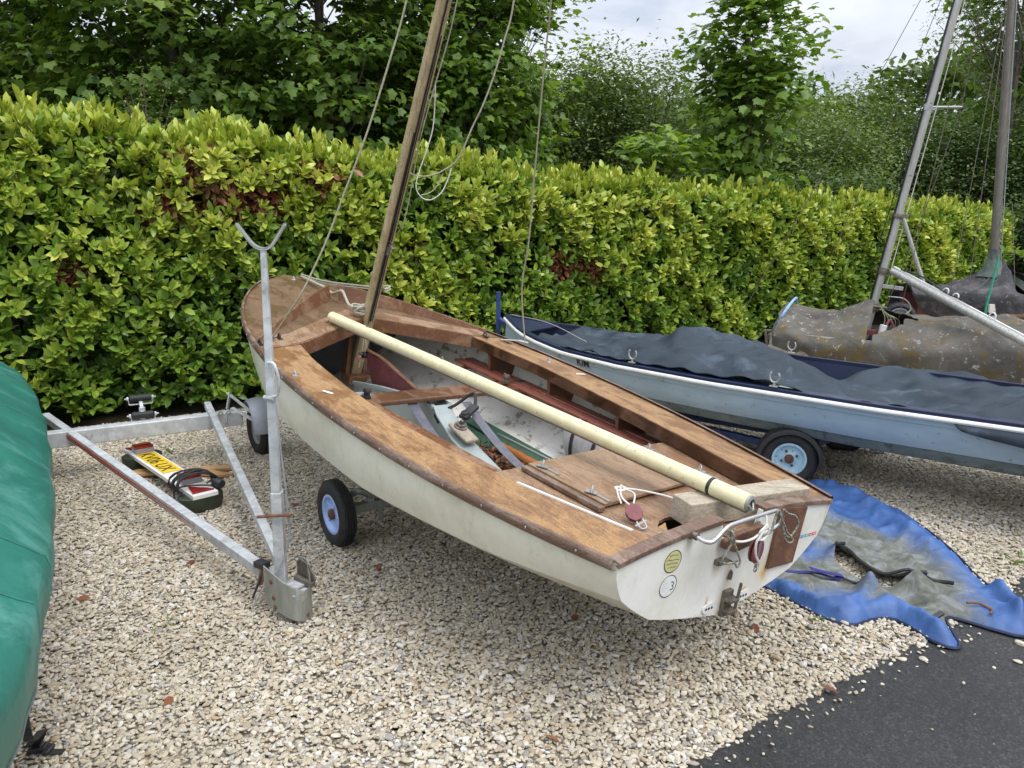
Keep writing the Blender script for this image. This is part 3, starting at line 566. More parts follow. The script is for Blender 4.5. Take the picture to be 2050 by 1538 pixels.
A = np.array([[hp(np.array(s_), d_+.05*sn(s_*3, f_*5), np.array(f_*(float(htop(s_))-.16)+.03*math.sin(s_*9+f_*6))) for d_, f_ in prof] for s_ in ss])
g.grid(A); add('hedge_core', g, corem(), hedge, smooth=True, sharp=180)  # solid core slab closing the view through the leaves

# ================================================================ TREES
MV = [(0, 0, 0), (-.02, .34, .02), (-.10, .56, -.07), (.24, .52, .03), (.52, .62, -.09), (.66, .31, .01), (1.0, 0, -.13), (.66, -.31, .01), (.52, -.62, -.09), (.24, -.52, .03), (-.10, -.56, -.07), (-.02, -.34, .02), (.36, 0, .07)]
MF = [(12, i, (i % 11)+1 if i < 11 else 0) for i in range(0, 11)]; MF = [(12, i+1, i) for i in range(0, 11)]+[(12, 0, 11)]
BT = [(0, 0, 0), (.45, .30, .02), (1, 0, -.08), (.45, -.30, .02)]; BF = [(0, 3, 2), (0, 2, 1)]
WT = [(0, 0, 0), (.4, .13, .02), (1, 0, -.10), (.4, -.13, .02)]
def tree(name, label, base, h, blobs, nclus, per, lsize, matl, trunk, tmpl='maple', group=None, tone=.5, lean=(0, 0), clus=.34, flat=.35, low=.25, nl=26, stems=1):
    """trunk and limbs rise into a crown of leaf sprays; blobs = (dx,dy,z,rx,ry,rz,weight)"""
    base = np.array(base, float); t = thing(name, label, 'bush' if name == 'bush' else 'tree', base, group)
    B = np.array(blobs, float); w = B[:, 6]/B[:, 6].sum(); k = rng.choice(len(B), nclus, p=w); b = B[k]
    dirs = unit(rv(nclus)); rad = (.45+.55*rng.random(nclus)**.5)
    C = base+b[:, :3]+dirs*b[:, 3:6]*rad[:, None]*(1+.12*sn(dirs[:, 0]*3, dirs[:, 2]*3, 1))[:, None]
    C = C[C[:, 2] > low]; g = G(); r = random.Random(int(abs(base[0]*97+base[1]*13)))
    tips = []
    for s_ in range(stems):
        off = np.array([r.uniform(-.25, .25), r.uniform(-.25, .25), 0])*(stems > 1); pts = []
        for q in range(9):
            f = q/8; pts.append(base+off*(1+f*2)+np.array([lean[0]*f+math.sin(f*5+s_)*.05*h*.1, lean[1]*f+math.cos(f*4)*.03*h*.1, h*f*(.94 if stems == 1 else .74)]))
        g.tube(smoothpath(pts, 3), np.linspace(trunk, trunk*.15, 25)/(1 if stems == 1 else 1.6), 9); tips.append(pts)
    gl = G(); order = rng.permutation(len(C))[:nl*3]
    for q, ci in enumerate(order):
        c = C[ci]; pts = tips[q % stems]; f = max(.12, min(.92, (c[2]-base[2])/h-.14)); i0 = f*8; a = pts[int(i0)]+(pts[min(8, int(i0)+1)]-pts[int(i0)])*(i0-int(i0))
        mid = (a+c)/2+np.array([0, 0, -.06*np.linalg.norm(c-a)]); rr = trunk*(.42 if q < nl else .18)*(1-f*.7)
        (g if q < nl else gl).tube(smoothpath([a, mid, c], 3), np.linspace(rr, .004, 7), 6)
    add('trunk', g, 'bark', t, smooth=True, sharp=70)
    add('branches', gl, 'bark', t, smooth=True, sharp=80)
    m = len(C); ct = tone+rng.normal(size=m)*.13; P = np.repeat(C, per, 0); q = rv(len(P)); q[:, 2] *= flat; P = P+q*clus*.55
    N_ = len(P); cen = base+np.array([0, 0, h*.55]); o3 = unit(P-cen)
    Z = unit(np.array([0, 0, 1.])*.9+o3*.45+rv(N_, .38)); X = unit(np.cross(Z, rv(N_))+o3*.25); Y = unit(np.cross(Z, X)); Z = np.cross(X, Y)
    sc = lsize*(.6+.65*rng.random(N_)); tn = np.clip(np.repeat(ct, per)+rng.normal(size=N_)*.10, 0, 1)
    V, F = {'maple': (MV, MF), 'bush': (BT, BF), 'willow': (WT, BF)}[tmpl]
    instmesh('crown', V, F, P, X, Y, Z, sc, tn, matl, t)
    return t
MG = 'maples behind the hedge'
BL = lambda r, h, z0=.4: [(0, 0, z0+(h-z0)*.25, r*.9, r*.8, (h-z0)*.32, 1), (0, 0, z0+(h-z0)*.6, r, r*.9, (h-z0)*.34, 1.3), (.3, 0, z0+(h-z0)*.88, r*.7, r*.7, (h-z0)*.2, .6)]
tree('maple_tree', 'dark maple at the far left with pale sky showing through its crown', (-6.6, 9.4, 0), 6.6, BL(1.7, 6.8), 330, 36, .095, 'maple', .10, group=MG, tone=.42)
tree('maple_tree', 'broad shaded maple rising behind the left part of the hedge', (-4.0, 9.7, 0), 7.0, BL(1.8, 7.2), 380, 38, .095, 'maple', .11, group=MG, tone=.46)
tree('maple_tree', 'dense maple directly behind the brown dead patch of the hedge', (-2.3, 9.9, 0), 6.6, BL(1.55, 6.8), 360, 38, .094, 'maple', .10, group=MG, tone=.50)
tree('maple_tree', 'brighter maple just right of the wooden mast', (-.75, 10.6, 0), 6.6, BL(1.2, 6.8), 380, 36, .092, 'maple_bright', .10, group=MG, tone=.52)
tree('maple_tree', 'slimmer maple at the right end of the dark row, where the sky begins', (-.05, 11.6, 0), 5.9, BL(.80, 5.9), 220, 32, .092, 'maple', .08, group=MG, tone=.56)
tree('maple_tree', 'deep green maple filling the gap behind the two left maples', (-5.6, 12.4, 0), 7.5, BL(2.6, 7.5), 380, 24, .14, 'maple', .12, group=MG, tone=.34)
tree('maple_tree', 'deep green maple standing behind the wooden mast', (-2.0, 12.6, 0), 7.5, BL(1.9, 7.5), 340, 24, .14, 'maple', .12, group=MG, tone=.34)
tree('bush', 'small pale leaved bush poking above the left end of the hedge', (-3.55, 7.9, 0), 3.2, [(0, 0, 2.7, .32, .3, .42, 1), (-.1, 0, 2.2, .4, .3, .4, 1)], 60, 26, .035, 'bushy', .03, 'bush', tone=.75, clus=.2, flat=.8, nl=14)
tree('maple_sapling', 'young upright maple standing alone against the sky on the right', (3.15, 10.9, 0), 5.3, [(0, 0, 4.7, .40, .40, .6, 1.0), (.05, 0, 3.9, .72, .65, .75, 2.4), (0, 0, 3.0, .62, .6, .7, 1.6), (0, 0, 2.1, .42, .4, .5, .7)], 190, 21, .105, 'maple_bright', .055, tone=.50, nl=20, clus=.36)
tree('maple_sapling', 'low maple sapling with a few big leaves left of the upright young maple', (1.95, 10.4, 0), 2.9, [(0, 0, 2.45, .42, .4, .25, 1), (.15, 0, 2.0, .5, .4, .3, 1)], 44, 14, .12, 'maple_bright', .03, tone=.62, nl=10)
BG = 'hawthorn bushes behind the hedge'
def bush(label, x, y, h, r, tone, nc=400, per=60, ls=.078, matl='bushy'):
    tree('bush', label, (x, y, 0), h, [(0, 0, h*.35, r, r*.8, h*.36, 1), (r*.3, 0, h*.62, r*.75, r*.7, h*.30, 1), (-r*.35, 0, h*.66, r*.6, r*.6, h*.26, .8)], nc, per, ls, matl, .06, 'bush', BG, tone, clus=.34, flat=.75, stems=3, nl=22)
bush('rounded hawthorn with bare twigs inside, right of the maple row', 1.8, 13.2, 4.75, 1.45, .58)
bush('hawthorn directly behind the young upright maple', 3.5, 14.6, 4.2, 1.4, .5)
bush('small leaved bush filling the dip left of the young maple', .7, 13.4, 4.3, 1.2, .46, 260)
bush('low dark thicket between the hawthorn and the young maple', 2.7, 12.2, 2.7, 1.1, .3, 240)
bush('olive green bush to the right of the young maple', 5.3, 14.8, 4.0, 1.5, .54)
bush('straggly bush with twigs standing up, left of the leaning alloy mast', 6.9, 16.2, 4.6, 1.6, .54)
bush('dark bush low behind the right part of the hedge', 5.0, 12.9, 2.6, 1.3, .26, 260)
bush('ivy clad thicket between the two bare masts', 8.9, 16.0, 4.1, 1.7, .34)
bush('shaded bush beyond the right end of the hedge', 10.6, 15.5, 3.6, 1.6, .24)
bush('dark undergrowth beside the right end of the hedge', 9.6, 13.9, 2.1, .95, .22, 200)
tree('maple_tree', 'tall dark tree at the right edge behind the upright mast', (11.2, 16.6, 0), 8.6, [(0, 0, 3.4, 1.9, 1.6, 2.2, 1), (-.2, 0, 6.0, 2.0, 1.7, 1.9, 1.2), (-.5, 0, 7.4, 1.6, 1.5, 1.3, .8)], 480, 30, .12, 'maple', .14, tone=.42, clus=.5)
tree('willow_tree', 'airy pale willow with feathery sprays against the sky at top right', (9.6, 15.6, 0), 7.6, [(-.4, 0, 5.9, 1.2, 1.0, .9, 1), (-.9, 0, 5.0, .8, .8, .6, .5), (0, 0, 4.4, .9, .8, .7, .6), (.1, 0, 6.9, 1.0, .9, .7, .8)], 150, 34, .085, 'willow', .09, 'willow', tone=.6, clus=.34, flat=.9, nl=26)
def farwood(name, pts, label):
    n = 5200; X_ = []; C = []
    for (x, y, h, r) in pts:
        k = 1500; d = unit(rv(k)); d[:, 2] = np.abs(d[:, 2]); C.append(np.array([x, y, 0])+d*np.array([r, r, h])*(1+.10*sn(d[:, 0]*5, d[:, 2]*5))[:, None])
    C = np.concatenate(C); P = np.repeat(C, 9, 0)+rv(len(C)*9, .24); N_ = len(P); Z = unit(np.array([0, 0, 1.])+rv(N_, .6)); X = unit(np.cross(Z, rv(N_))); Y = np.cross(Z, X)
    instmesh(name, BT, BF, P, X, Y, Z, np.full(N_, .26), np.clip(.30+rng.normal(size=N_)*.15, 0, 1), 'bushy', None, (pts[0][0], pts[0][1], 0), label=label, cat='woodland', kind='stuff')
farwood('far_woodland', [(-13, 19, 6, 4), (-8, 20, 5.4, 4), (-3, 21, 5.4, 4), (2, 22, 4.8, 4), (7, 22, 4.6, 4), (12, 22, 5.5, 4), (17, 22, 7, 4.5), (-12, 13, 6, 3)], 'distant mass of trees seen through gaps between the nearer trunks')
# laurel spray reaching out past the end of the hedge
sp = thing('laurel_sprig', 'single laurel branch reaching out beside the upright dark mast', 'branch', (7.9, 11.6, 0))
n = 9; s = np.linspace(0, 1, n); P = np.stack([8.55-1.0*s, np.full(n, 11.9), .95+.16*s], -1)
add('stem', G().tube([(8.9, 12.2, .2), (8.7, 12.0, .8)]+list(P), [.012, .011]+[.008]*n, 6), 'twig', sp)
instmesh('leaves', LT, LF, *shoots(np.repeat(P, 2, 0), np.array([-.8, -.3, .4])+rv(18, .3), 5, .13, .9, np.full(18, .66), .08), 'laurel', sp)
# weeds and fallen leaves
def weed(x, y, r, nleaf, label, s=.03, up=.9):
    P = np.array([x, y, .012])+rv(nleaf)*[r, r, .004]; P[:, 2] = .012+np.abs(rv(nleaf)[:, 0])*r*.25; X = unit(rv(nleaf)*[1, 1, .2]+[0, 0, up*.45]); Z = unit(np.array([0, 0, 1.])+rv(nleaf, .3)); Y = unit(np.cross(Z, X)); Z = np.cross(X, Y)
    instmesh('weed', LT, LF, P, X, Y, Z, s*(.6+.7*rng.random(nleaf)), rng.random(nleaf), 'weed', None, (x, y, 0), label=label, cat='weed', group='weeds in the gravel', kind='stuff' if nleaf > 3 else None)
for a in [(1.27, 2.96, .012, 3, 'single green leaf weed by the near hem of the blue cover', .045), (-1.42, 2.9, .05, 34, 'mossy weed patch left of the trailer coupling', .016), (2.28, 5.02, .07, 46, 'leafy weed clump beside the skiff trailer wheel'), (2.5, 3.5, .05, 40, 'yellow green weed at the right edge beyond the blue cover'),
          (.26, 3.06, .03, 22, 'small weed under the stern of the brown dinghy', .02), (-.14, 2.33, .012, 8, 'tiny green sprout in the open gravel at bottom centre', .014), (-2.43, 5.28, .02, 12, 'pale green sprig growing beside the trailer light board', .04), (-1.62, 2.8, .035, 20, 'thin weed patch between the green covered boat and the drawbar', .014), (2.75, 5.7, .10, 60, 'reddish weed patch under the skiff behind its wheel', .02)]:
    weed(*a[:5], *(a[5:] or ()))
LL = [(.25, 2.92, 'red brown leaf on the gravel below the dinghy stern'), (-2.84, 5.50, 'orange dead leaf beneath the trailer axle beam'), (-2.70, 5.42, 'second dead leaf beneath the trailer axle beam, to the right'), (1.11, 2.47, 'pinkish leaf at the gravel edge near the tarmac'), (-.64, 3.46, 'brown leaf under the dinghy by its blue wheel'),
      (2.40, 5.25, 'dead leaf behind the blue skiff wheel'), (-1.25, 4.26, 'leaf by the upper end of the crutch post'), (-1.92, 3.1, 'large tan leaf near the green covered boat'), (-1.55, 3.5, 'dark leaf in the middle of the trailer frame'), (-1.2, 2.35, 'brown leaf at bottom left of the gravel'), (1.0, 2.9, 'russet leaf between dinghy stern and blue cover'), (-2.2, 4.4, 'dry leaf by the light board'), (-2.0, 4.9, 'dry leaf right of the light board'), (.1, 2.2, 'small brown leaf low in the middle of the gravel')]
for x, y, lab in LL:
    q = np.array([[x, y, .028]]); X = unit(rv(1)*[1, 1, .12]); Z = unit(np.array([[0, 0, 1.]])+rv(1, .25)); Y = unit(np.cross(Z, X)); Z = np.cross(X, Y)
    instmesh('fallen_leaf', LT, LF, q, X, Y, Z, np.array([.065]), np.array([random.uniform(.3, .8)]), 'dead', None, (x, y, 0), label=lab, cat='fallen leaf', group='fallen leaves on the gravel')
# ================================================================ WOODEN-DECKED DINGHY  (local: x forward, y port, z up; origin = top of transom)
BM = np.eye(4)
BM[:3, :3] = [[-0.5910821, -0.7995399, 0.1065733], [0.7997223, -0.5981274, -0.0518444], [0.1051961, 0.0545847, 0.9929523]]
BM[:3, 3] = (0.76707, 2.45371, 0.64055)
BLEN = 4.218
def bb(x):
    t = min(max(x/BLEN, 0), 1); c = [-0.2842, 1.7107, -1.9298, 1.4034, -0.9001]; return max(0, sum(c[i]*t**i for i in range(5))+.8726*math.sqrt(1-t)-.016*min(1, (1-t)*8))
def sh(x): t = x/BLEN; return -.001*t+.140*t*t
def camb(x): return float(np.interp(x, [0, 2.4, 3, BLEN], [.05, .045, .06, .02]))
def dz(x, y, up=0): b = max(bb(x), .02); return sh(x)+camb(x)*(1-min(1, (y/b)**2))+up
def yin(x, s=1): return float(np.interp(x, [0, .1, .55, .80, 1.3, 1.8, 2.2, 2.46], [.39, .41, .52, .57, .625, .625, .605, .57])) if s > 0 else float(np.interp(x, [0, .16, .39, .67, 1.0, 1.36, 1.83, 2.38, 2.46], [.395, .412, .442, .488, .527, .552, .586, .548, .545]))
dinghy = thing('sailing_dinghy', 'cream hulled sailing dinghy with weathered brown timber deck, open cockpit and wooden mast', 'sailing dinghy', None, M=BM)
setxf(BM)
def hull_pts(x, inset=0):
    t = x/BLEN; b = bb(x)
    z1 = float(np.interp(x, [0, .5, 1.3, 2.3, 2.9, 3.6, BLEN], [-.14, -.20, -.262, -.265, -.235, -.15, .0])); r1 = float(np.interp(x, [0, 1.3, 2.6, 3.6, BLEN], [.92, .93, .92, .84, .6]))
    z2 = float(np.interp(x, [0, .5, 1.3, 2.3, 2.9, 3.6, BLEN], [-.245, -.30, -.37, -.385, -.36, -.27, -.08])); r2 = float(np.interp(x, [0, 1.3, 2.6, 3.6, BLEN], [.67, .72, .66, .50, .3]))
    z3 = float(np.interp(x, [0, .5, 1.3, 2.3, 2.9, 3.6, 4.0, BLEN], [-.335, -.385, -.455, -.48, -.465, -.40, -.30, -.13])); g = sh(x)
    rk = .16*max(0, (t-.8)/.2)**2; f = 1-inset
    def P(y, z): return (x-rk*(g-z)*1.6, max(0, y-inset), z+(inset if z < g-.02 else 0))
    side = [P(b*(1+(r1-1)*u+.02*math.sin(math.pi*u)), g+(z1-g)*u) for u in np.linspace(0, 1, 6)]
    mid = [P(b*(r1+(r2-r1)*u)+b*.012*math.sin(math.pi*u), z1+(z2-z1)*u) for u in np.linspace(0, 1, 4)]
    bot = [P(b*r2*(1-u), z2+(z3-z2)*u**.85) for u in np.linspace(0, 1, 5)]
    return side, mid, bot
XS = list(np.linspace(0, 3.6, 34))+list(BLEN-.618*(1-np.linspace(0, 1, 14)[1:])**1.6)
def hullgrid(k, inset=0, xs=XS):
    A = np.array([hull_pts(x, inset)[k] for x in xs]); B = A.copy(); B[:, :, 1] *= -1; return A, B
g = G()
for k in (0, 1):
    A, B = hullgrid(k); g.grid(A); g.grid(B, flip=True)
hull = add('hull', g, 'hull', dinghy, smooth=True, sharp=28)
g = G(); A, B = hullgrid(2); g.grid(A); g.grid(B, flip=True)
add('bottom_panel', g, 'hull_low', hull, smooth=True, sharp=28)
g = G(); xi = [x for x in XS if .03 < x < 4.0]
for k in range(3):
    A, B = hullgrid(k, .014, xi); g.grid(A, flip=True); g.grid(B)
add('inner_hull', g, 'inner', dinghy, smooth=True, sharp=40)
# transom
def sec0(x=0):
    s, m, b = hull_pts(0); P = [p for p in s]+[p for p in m[1:]]+[p for p in b[1:]]; return P
P = sec0(); left = [(y, z) for _, y, z in P]
top = []
for q in range(13):                                  # crowned top edge with a dip for the tiller
    y = -bb(0)+(q/12)*2*bb(0); top.append((y, dz(0, y)-.002))
top = [(y, z) for y, z in top if not (-.13 < y < .09)]
k = [i for i, (y, z) in enumerate(top) if y > 0][0]; top[k:k] = [(-.125, .040), (-.115, -.035), (.075, -.035), (.09, .040)]
outl = [(y, z) for y, z in left[1:]]+[(-y, z) for y, z in left[1:-1][::-1]]+top
g = G(); g.prism([(-.004, y, z) for y, z in outl], (.018, 0, 0)); transom = add('transom', g, 'transom', dinghy)
def capping(ys, name='transom_capping'):
    A = []
    for x in (-.014, .036): A.append([(x, y, dz(0, y, .005)) for y in ys])
    g = G(); g.slab(A, .020); return add(name, g, 'rail_wood', dinghy, bevel=.004)
capping(np.linspace(.095, .572, 12)); capping(np.linspace(-.572, -.13, 12))
# side decks
for sgn, mt in ((1, 'deck'), (-1, 'deck_stbd')):
    xs = np.linspace(.03, 2.46, 40); A = []
    for x in xs:
        b = bb(x)+.006; i = yin(x, sgn); A.append([(x, sgn*(i+(b-i)*u), dz(x, i+(b-i)*u)) for u in np.linspace(0, 1, 6)])
    g = G(); g.slab(A, .013); add('side_deck', g, mt, dinghy, smooth=True, sharp=30)
    # carlin under the inner edge
    g = G(); A = [[(x, sgn*(yin(x, sgn)+dy), dz(x, yin(x, sgn))-.004+d) for dy, d in ((-.004, 0), (-.004, -.058), (.026, -.058))] for x in xs]
    g.grid(A); g.slab([[(x, sgn*(yin(x, sgn)-.004), dz(x, yin(x, sgn))-.003+d) for d in (0, -.058)] for x in xs], .02, (0, -sgn, 0))
    add('carlin', g, 'brown_wood', dinghy)
    # rubbing strake
    A = []; xr = [x for x in XS if x < 4.20]
    for x in xr:
        b = bb(x); zz = sh(x); A.append([(x, sgn*(b+dy), zz+d) for dy, d in ((.000, .012), (.013, .013), (.020, .004), (.020, -.018), (.013, -.024), (-.002, -.024))])
    g = G(); g.grid(A, flip=sgn < 0); st = add('rubbing_strake', g, 'rail_wood', dinghy, smooth=True, sharp=50)
    g = G()
    for q in range(22):
        x = .12+q*.19; b = bb(x); g.lathe((x, sgn*(b+.0215), sh(x)-.004), (0, sgn, 0), [(.0045, 0), (.004, .002), (.0005, .0025)], 8)
    add('screw', g, 'steel', st, kind='stuff')
    g = G(); A = [[(x, sgn*(bb(x)+.004), sh(x)-.0245), (x, sgn*(bb(x)*.998+.003), sh(x)-.032)] for x in np.linspace(.55, 1.9, 20)]; g.slab(A, .003, (0, sgn, 0)); add('paint_line', g, 'red_flake', hull)
# foredeck
def xa(u): return 2.46+.39*(1-min(1, abs(u)/.74))
A = []
for w in np.linspace(0, 1, 26)**.9:
    row = []
    for u in np.linspace(-1, 1, 29):
        a = xa(u); x = a+(BLEN-.004-a)*w; b = bb(x)+.004; row.append((x, u*b, dz(x, u*b, .001)))
    A.append(row)
g = G(); g.slab(A, .013); foredeck = add('foredeck', g, 'foredeck', dinghy, smooth=True, sharp=30)
g = G()                                             # newer strip of deck between cockpit and breakwater
for sg in (1, -1):
    A = [[(lambda xx, yy: (xx, sg*yy, dz(xx, yy, .005)))(xa(u)+.006+(.21-.02*u)*w, u*bb(xa(u)+.1)) for u in np.linspace(.05, .93, 10)] for w in (0, .5, 1)]
    g.slab(A, .006)
add('deck_panel', g, 'sterndeck', foredeck)
for sg in (1, -1):                                   # beams under the aft edge, open at the mast
    A = []
    for u in np.linspace(.03, .80, 8):
        x = xa(u)-.012; y = sg*u*bb(x); A.append([(x, y, dz(x, y, .006)), (x, y, dz(x, y)-.075)])
    g = G(); g.slab(A, .03, (-1, 0, 0)); add('deck_beam', g, 'red_wood', dinghy, bevel=.003)
for sg in (1, -1):                                   # breakwater boards
    A = []
    for q in np.linspace(0, 1, 10):
        x = 2.60+.70*(1-q); y = sg*(.03+.72*q); h = .105*(1-.80*q**1.2); A.append([(x+.035*(1-q), y, dz(x, y)+h), (x, y, dz(x, y)-.002)])
    g = G(); g.slab(A, .018, (-.7, 0, 0)); add('breakwater', g, 'red_wood', dinghy, bevel=.004)
# stern deck, bulkhead, hatch
ang = np.linspace(0, 2*math.pi, 30, endpoint=False); r = random.Random(4)
ring = [(.165+.062*math.cos(a)*(1+r.uniform(-.28, .18)), .12+.10*math.sin(a)*(1+r.uniform(-.28, .18))) for a in ang]
ol = [(.03, -.39), (.20, -.42), (.40, -.46), (.60, -.50), (.80, -.55), (.80, -.3), (.80, 0), (.80, .3), (.80, .55), (.60, .50), (.40, .46), (.20, .42), (.03, .39), (.03, .1), (.03, -.2)]
vv = [Vector(p) for p in ol]+[Vector(p) for p in ring]; no = len(ol); nr_ = len(ring)
edges = [(i, (i+1) % no) for i in range(no)]+[(no+i, no+(i+1) % nr_) for i in range(nr_)]
co, ed, fa, *_ = geometry.delaunay_2d_cdt(vv, edges, [], 1, 1e-6)
from_ring = lambda c: ((c[0]-.165)/.05)**2+((c[1]-.12)/.08)**2 < .8
g = G(); fs = [f for f in fa if not from_ring((sum(co[i][0] for i in f)/3, sum(co[i][1] for i in f)/3))]
g.put([(c[0], c[1], -.04) for c in co], fs); g.put([(c[0], c[1], -.050) for c in co], [f[::-1] for f in fs])
g.put([(p[0], p[1], z) for p in ring for z in (-.04, -.05)], [(2*i, 2*i+1, (2*i+3) % (2*nr_), (2*i+2) % (2*nr_)) for i in range(nr_)])
sternd = add('stern_deck', g, 'sterndeck', dinghy)
g = G(); g.put([(.145, .20, -.038), (.16, .165, -.048), (.185, .15, -.036), (.175, .20, -.040), (.15, .185, -.052)], [(0, 1, 4), (1, 2, 3), (1, 3, 4), (0, 4, 3)]); add('splinter', g, 'scrap_wood', sternd)
g = G(); s_, m__, b__ = hull_pts(.79); yz = [(y-.02, z+.02) for _, y, z in s_+m__+b__ if z < -.06]; poly = [(.53, -.051)]+yz+[(-y, z) for y, z in yz[::-1][1:]]+[(-.53, -.051)]
g.prism([(.785, y, z) for y, z in poly], (.012, 0, 0)); add('bulkhead', g, 'brown_wood', dinghy)
g = G(); g.box((.802, 0, -.060), (.014, 1.06, .03)); add('bulkhead_trim', g, 'red_wood', dinghy, bevel=.003)
a0 = R_(3); hx = [math.cos(a0), math.sin(a0), 0]; hy = [-math.sin(a0), math.cos(a0), 0]
g = G(); g.box((.585, .01, -.024), (.42, .56, .014), [hx, hy, [0, 0, 1]]); hatch = add('hatch_cover', g, 'hatch', dinghy, bevel=.003)
g = G(); g.box((.555, .318, -.026), (.43, .030, .020), [hx, hy, [0, 0, 1]]); add('hatch_batten', g, 'rail_wood', dinghy, bevel=.004)
def latch(x, y):
    g = G(); g.box((x-.035, y-.01, -.0145), (.10, .014, .003), [hx, hy, [0, 0, 1]]); g.box((x, y, -.011), (.045, .026, .004), [nrm([1, .5, 0]), nrm([-.5, 1, 0]), [0, 0, 1]])
    g.tube(smoothpath([(x-.012, y+.012, -.008), (x-.006, y+.002, .012), (x+.010, y-.006, .012), (x+.014, y-.012, -.006)], 4), .003, 6); g.lathe((x, y, -.01), (0, 0, 1), [(.007, 0), (.007, .008), (.001, .010)], 8)
    add('latch', g, 'steel', hatch, smooth=True, sharp=40)
for q in ((.72, .275), (.45, .262), (.70, -.30), (.43, -.318)): latch(*q)
g = G(); xs_ = np.linspace(.10, .56, 8); g.slab([[(x, yin(x)-.004, dz(x, yin(x))+.003), (x, yin(x)+.008, dz(x, yin(x))+.004)] for x in xs_], .012); add('edge_strip', g, 'white', dinghy)
g = G(); g.box((1.72, .735, dz(1.72, .73)+.003), (.060, .016, .003), [nrm([.9, .35, 0]), nrm([-.35, .9, 0]), [0, 0, 1]]); add('deck_patch', g, 'white', dinghy)
g = G(); g.box((1.66, -.745, dz(1.66, .74)+.003), (.050, .016, .003), [nrm([.5, .8, 0]), nrm([-.8, .5, 0]), [0, 0, 1]]); add('deck_patch', g, 'white', dinghy)
# frames (knees) under the side decks
for x in (1.15, 1.75, 2.30):
    for sg in (1, -1):
        yi = yin(x, sg); s_, m__, b__ = hull_pts(x, .016); poly = [(yi+.01, dz(x, yi)-.055)]+[(y, z) for _, y, z in s_ if z < sh(x)-.04][:4]+[(yi+.03, sh(x)-.19)]
        g = G(); g.prism([(x-.011, sg*y, z) for y, z in poly], (.022, 0, 0)); add('side_knee', g, 'brown_wood', dinghy)
# benches: two slats each side in two lengths
for sg in (1, -1):
    for x0, x1, zz in ((2.02, 2.60, -.105), (.82, 1.99, -.10)):
        for yk in (.425, .505):
            xs_ = np.linspace(x0, x1, 14); A = []
            for x in xs_:
                yc = min(yk, yin(x)-.56+yk+.0) if x < 1.2 else yk
                if sg < 0: yc = .545 if yk < .46 else .625
                if sg > 0: yc = (.34 if yk < .46 else .425)+.10*np.clip((x-.85)/1.25, 0, 1)
                A.append([(x, sg*(yc-.031), zz), (x, sg*(yc+.031), zz)])
            g = G(); g.slab(A, .018); add('bench_slat', g, 'bench' if sg < 0 else ('orange_wood' if x0 > 2 else 'red_wood'), dinghy, bevel=.005)
    for x in (.95, 1.45, 1.90, 2.15, 2.5):
        g = G(); g.box((x, sg*(.50 if sg > 0 else .58), -.133), (.035, .22, .028)); add('bench_bearer', g, 'brown_wood', dinghy)
g = G(); g.tube(smoothpath([(2.005, .56, -.098), (2.005, .47, -.086), (2.005, .385, -.092), (2.005, .375, -.12)], 5), .019, 8, flat=.6); add('slat_cap', g, 'galv_grey', dinghy, smooth=True)
# thwart, centreboard case, straps
g = G(); g.box((1.985, -.06, -.118), (.155, 1.22, .026)); thw = add('thwart', g, 'brown_wood', dinghy, bevel=.007)
g = G(); tp = [(2.86, -.285), (2.5, -.215), (2.08, -.150), (1.90, -.150), (1.86, -.19), (1.70, -.27), (1.30, -.36)]; bt = [(1.30, -.44), (2.86, -.465)]
for y in (-.042, .030): g.prism([(x, y, z-.012) for x, z in tp]+[(x, y, z) for x, z in bt], (0, .014, 0))
case = add('centreboard_case', g, 'case', dinghy, smooth=False)
g = G(); g.slab([[(x, y, z) for y in (-.055, .055)] for x, z in tp if x < 2.0], .014); add('case_capping', g, 'case', case, bevel=.003)
for y in (-.062, .040):
    g = G(); g.slab([[(x, yy, z) for yy in (y, y+.022)] for x, z in tp if x > 1.87], .022); add('case_capping', g, 'case', case, bevel=.003)
g = G(); g.prism([(2.80, -.01, -.10), (2.76, -.01, -.075), (2.15, -.01, -.155), (2.18, -.01, -.21), (2.68, -.01, -.30)], (0, .018, 0)); cb = add('centreboard', g, 'maroon', dinghy, bevel=.004)
g = G(); g.tube(smoothpath([(2.80, 0, -.074), (2.6, 0, -.075), (2.4, 0, -.105), (2.15, 0, -.148)], 5), .013, 6, flat=.6); add('board_edge', g, 'brown_wood', cb, smooth=True)
g = G(); g.tube([(2.80, -.02, -.105), (2.80, .03, -.105)], .022, 8); g.tube([(2.80, .03, -.10), (2.81, .05, -.09)], .008, 6); add('board_handle', g, 'blackplastic', cb, smooth=True)
for y, x0, z0, x1, z1 in ((.17, 1.93, -.13, 1.25, -.345), (-.12, 1.85, -.13, 1.17, -.33)):
    g = G(); xs_ = np.linspace(0, 1, 10); g.slab([[(x0+(x1-x0)*t, y+d, z0+(z1-z0)*t-.035*math.sin(math.pi*t)) for d in (-.028, .028)] for t in xs_], .003); add('toe_strap', g, 'strap_grey', dinghy)
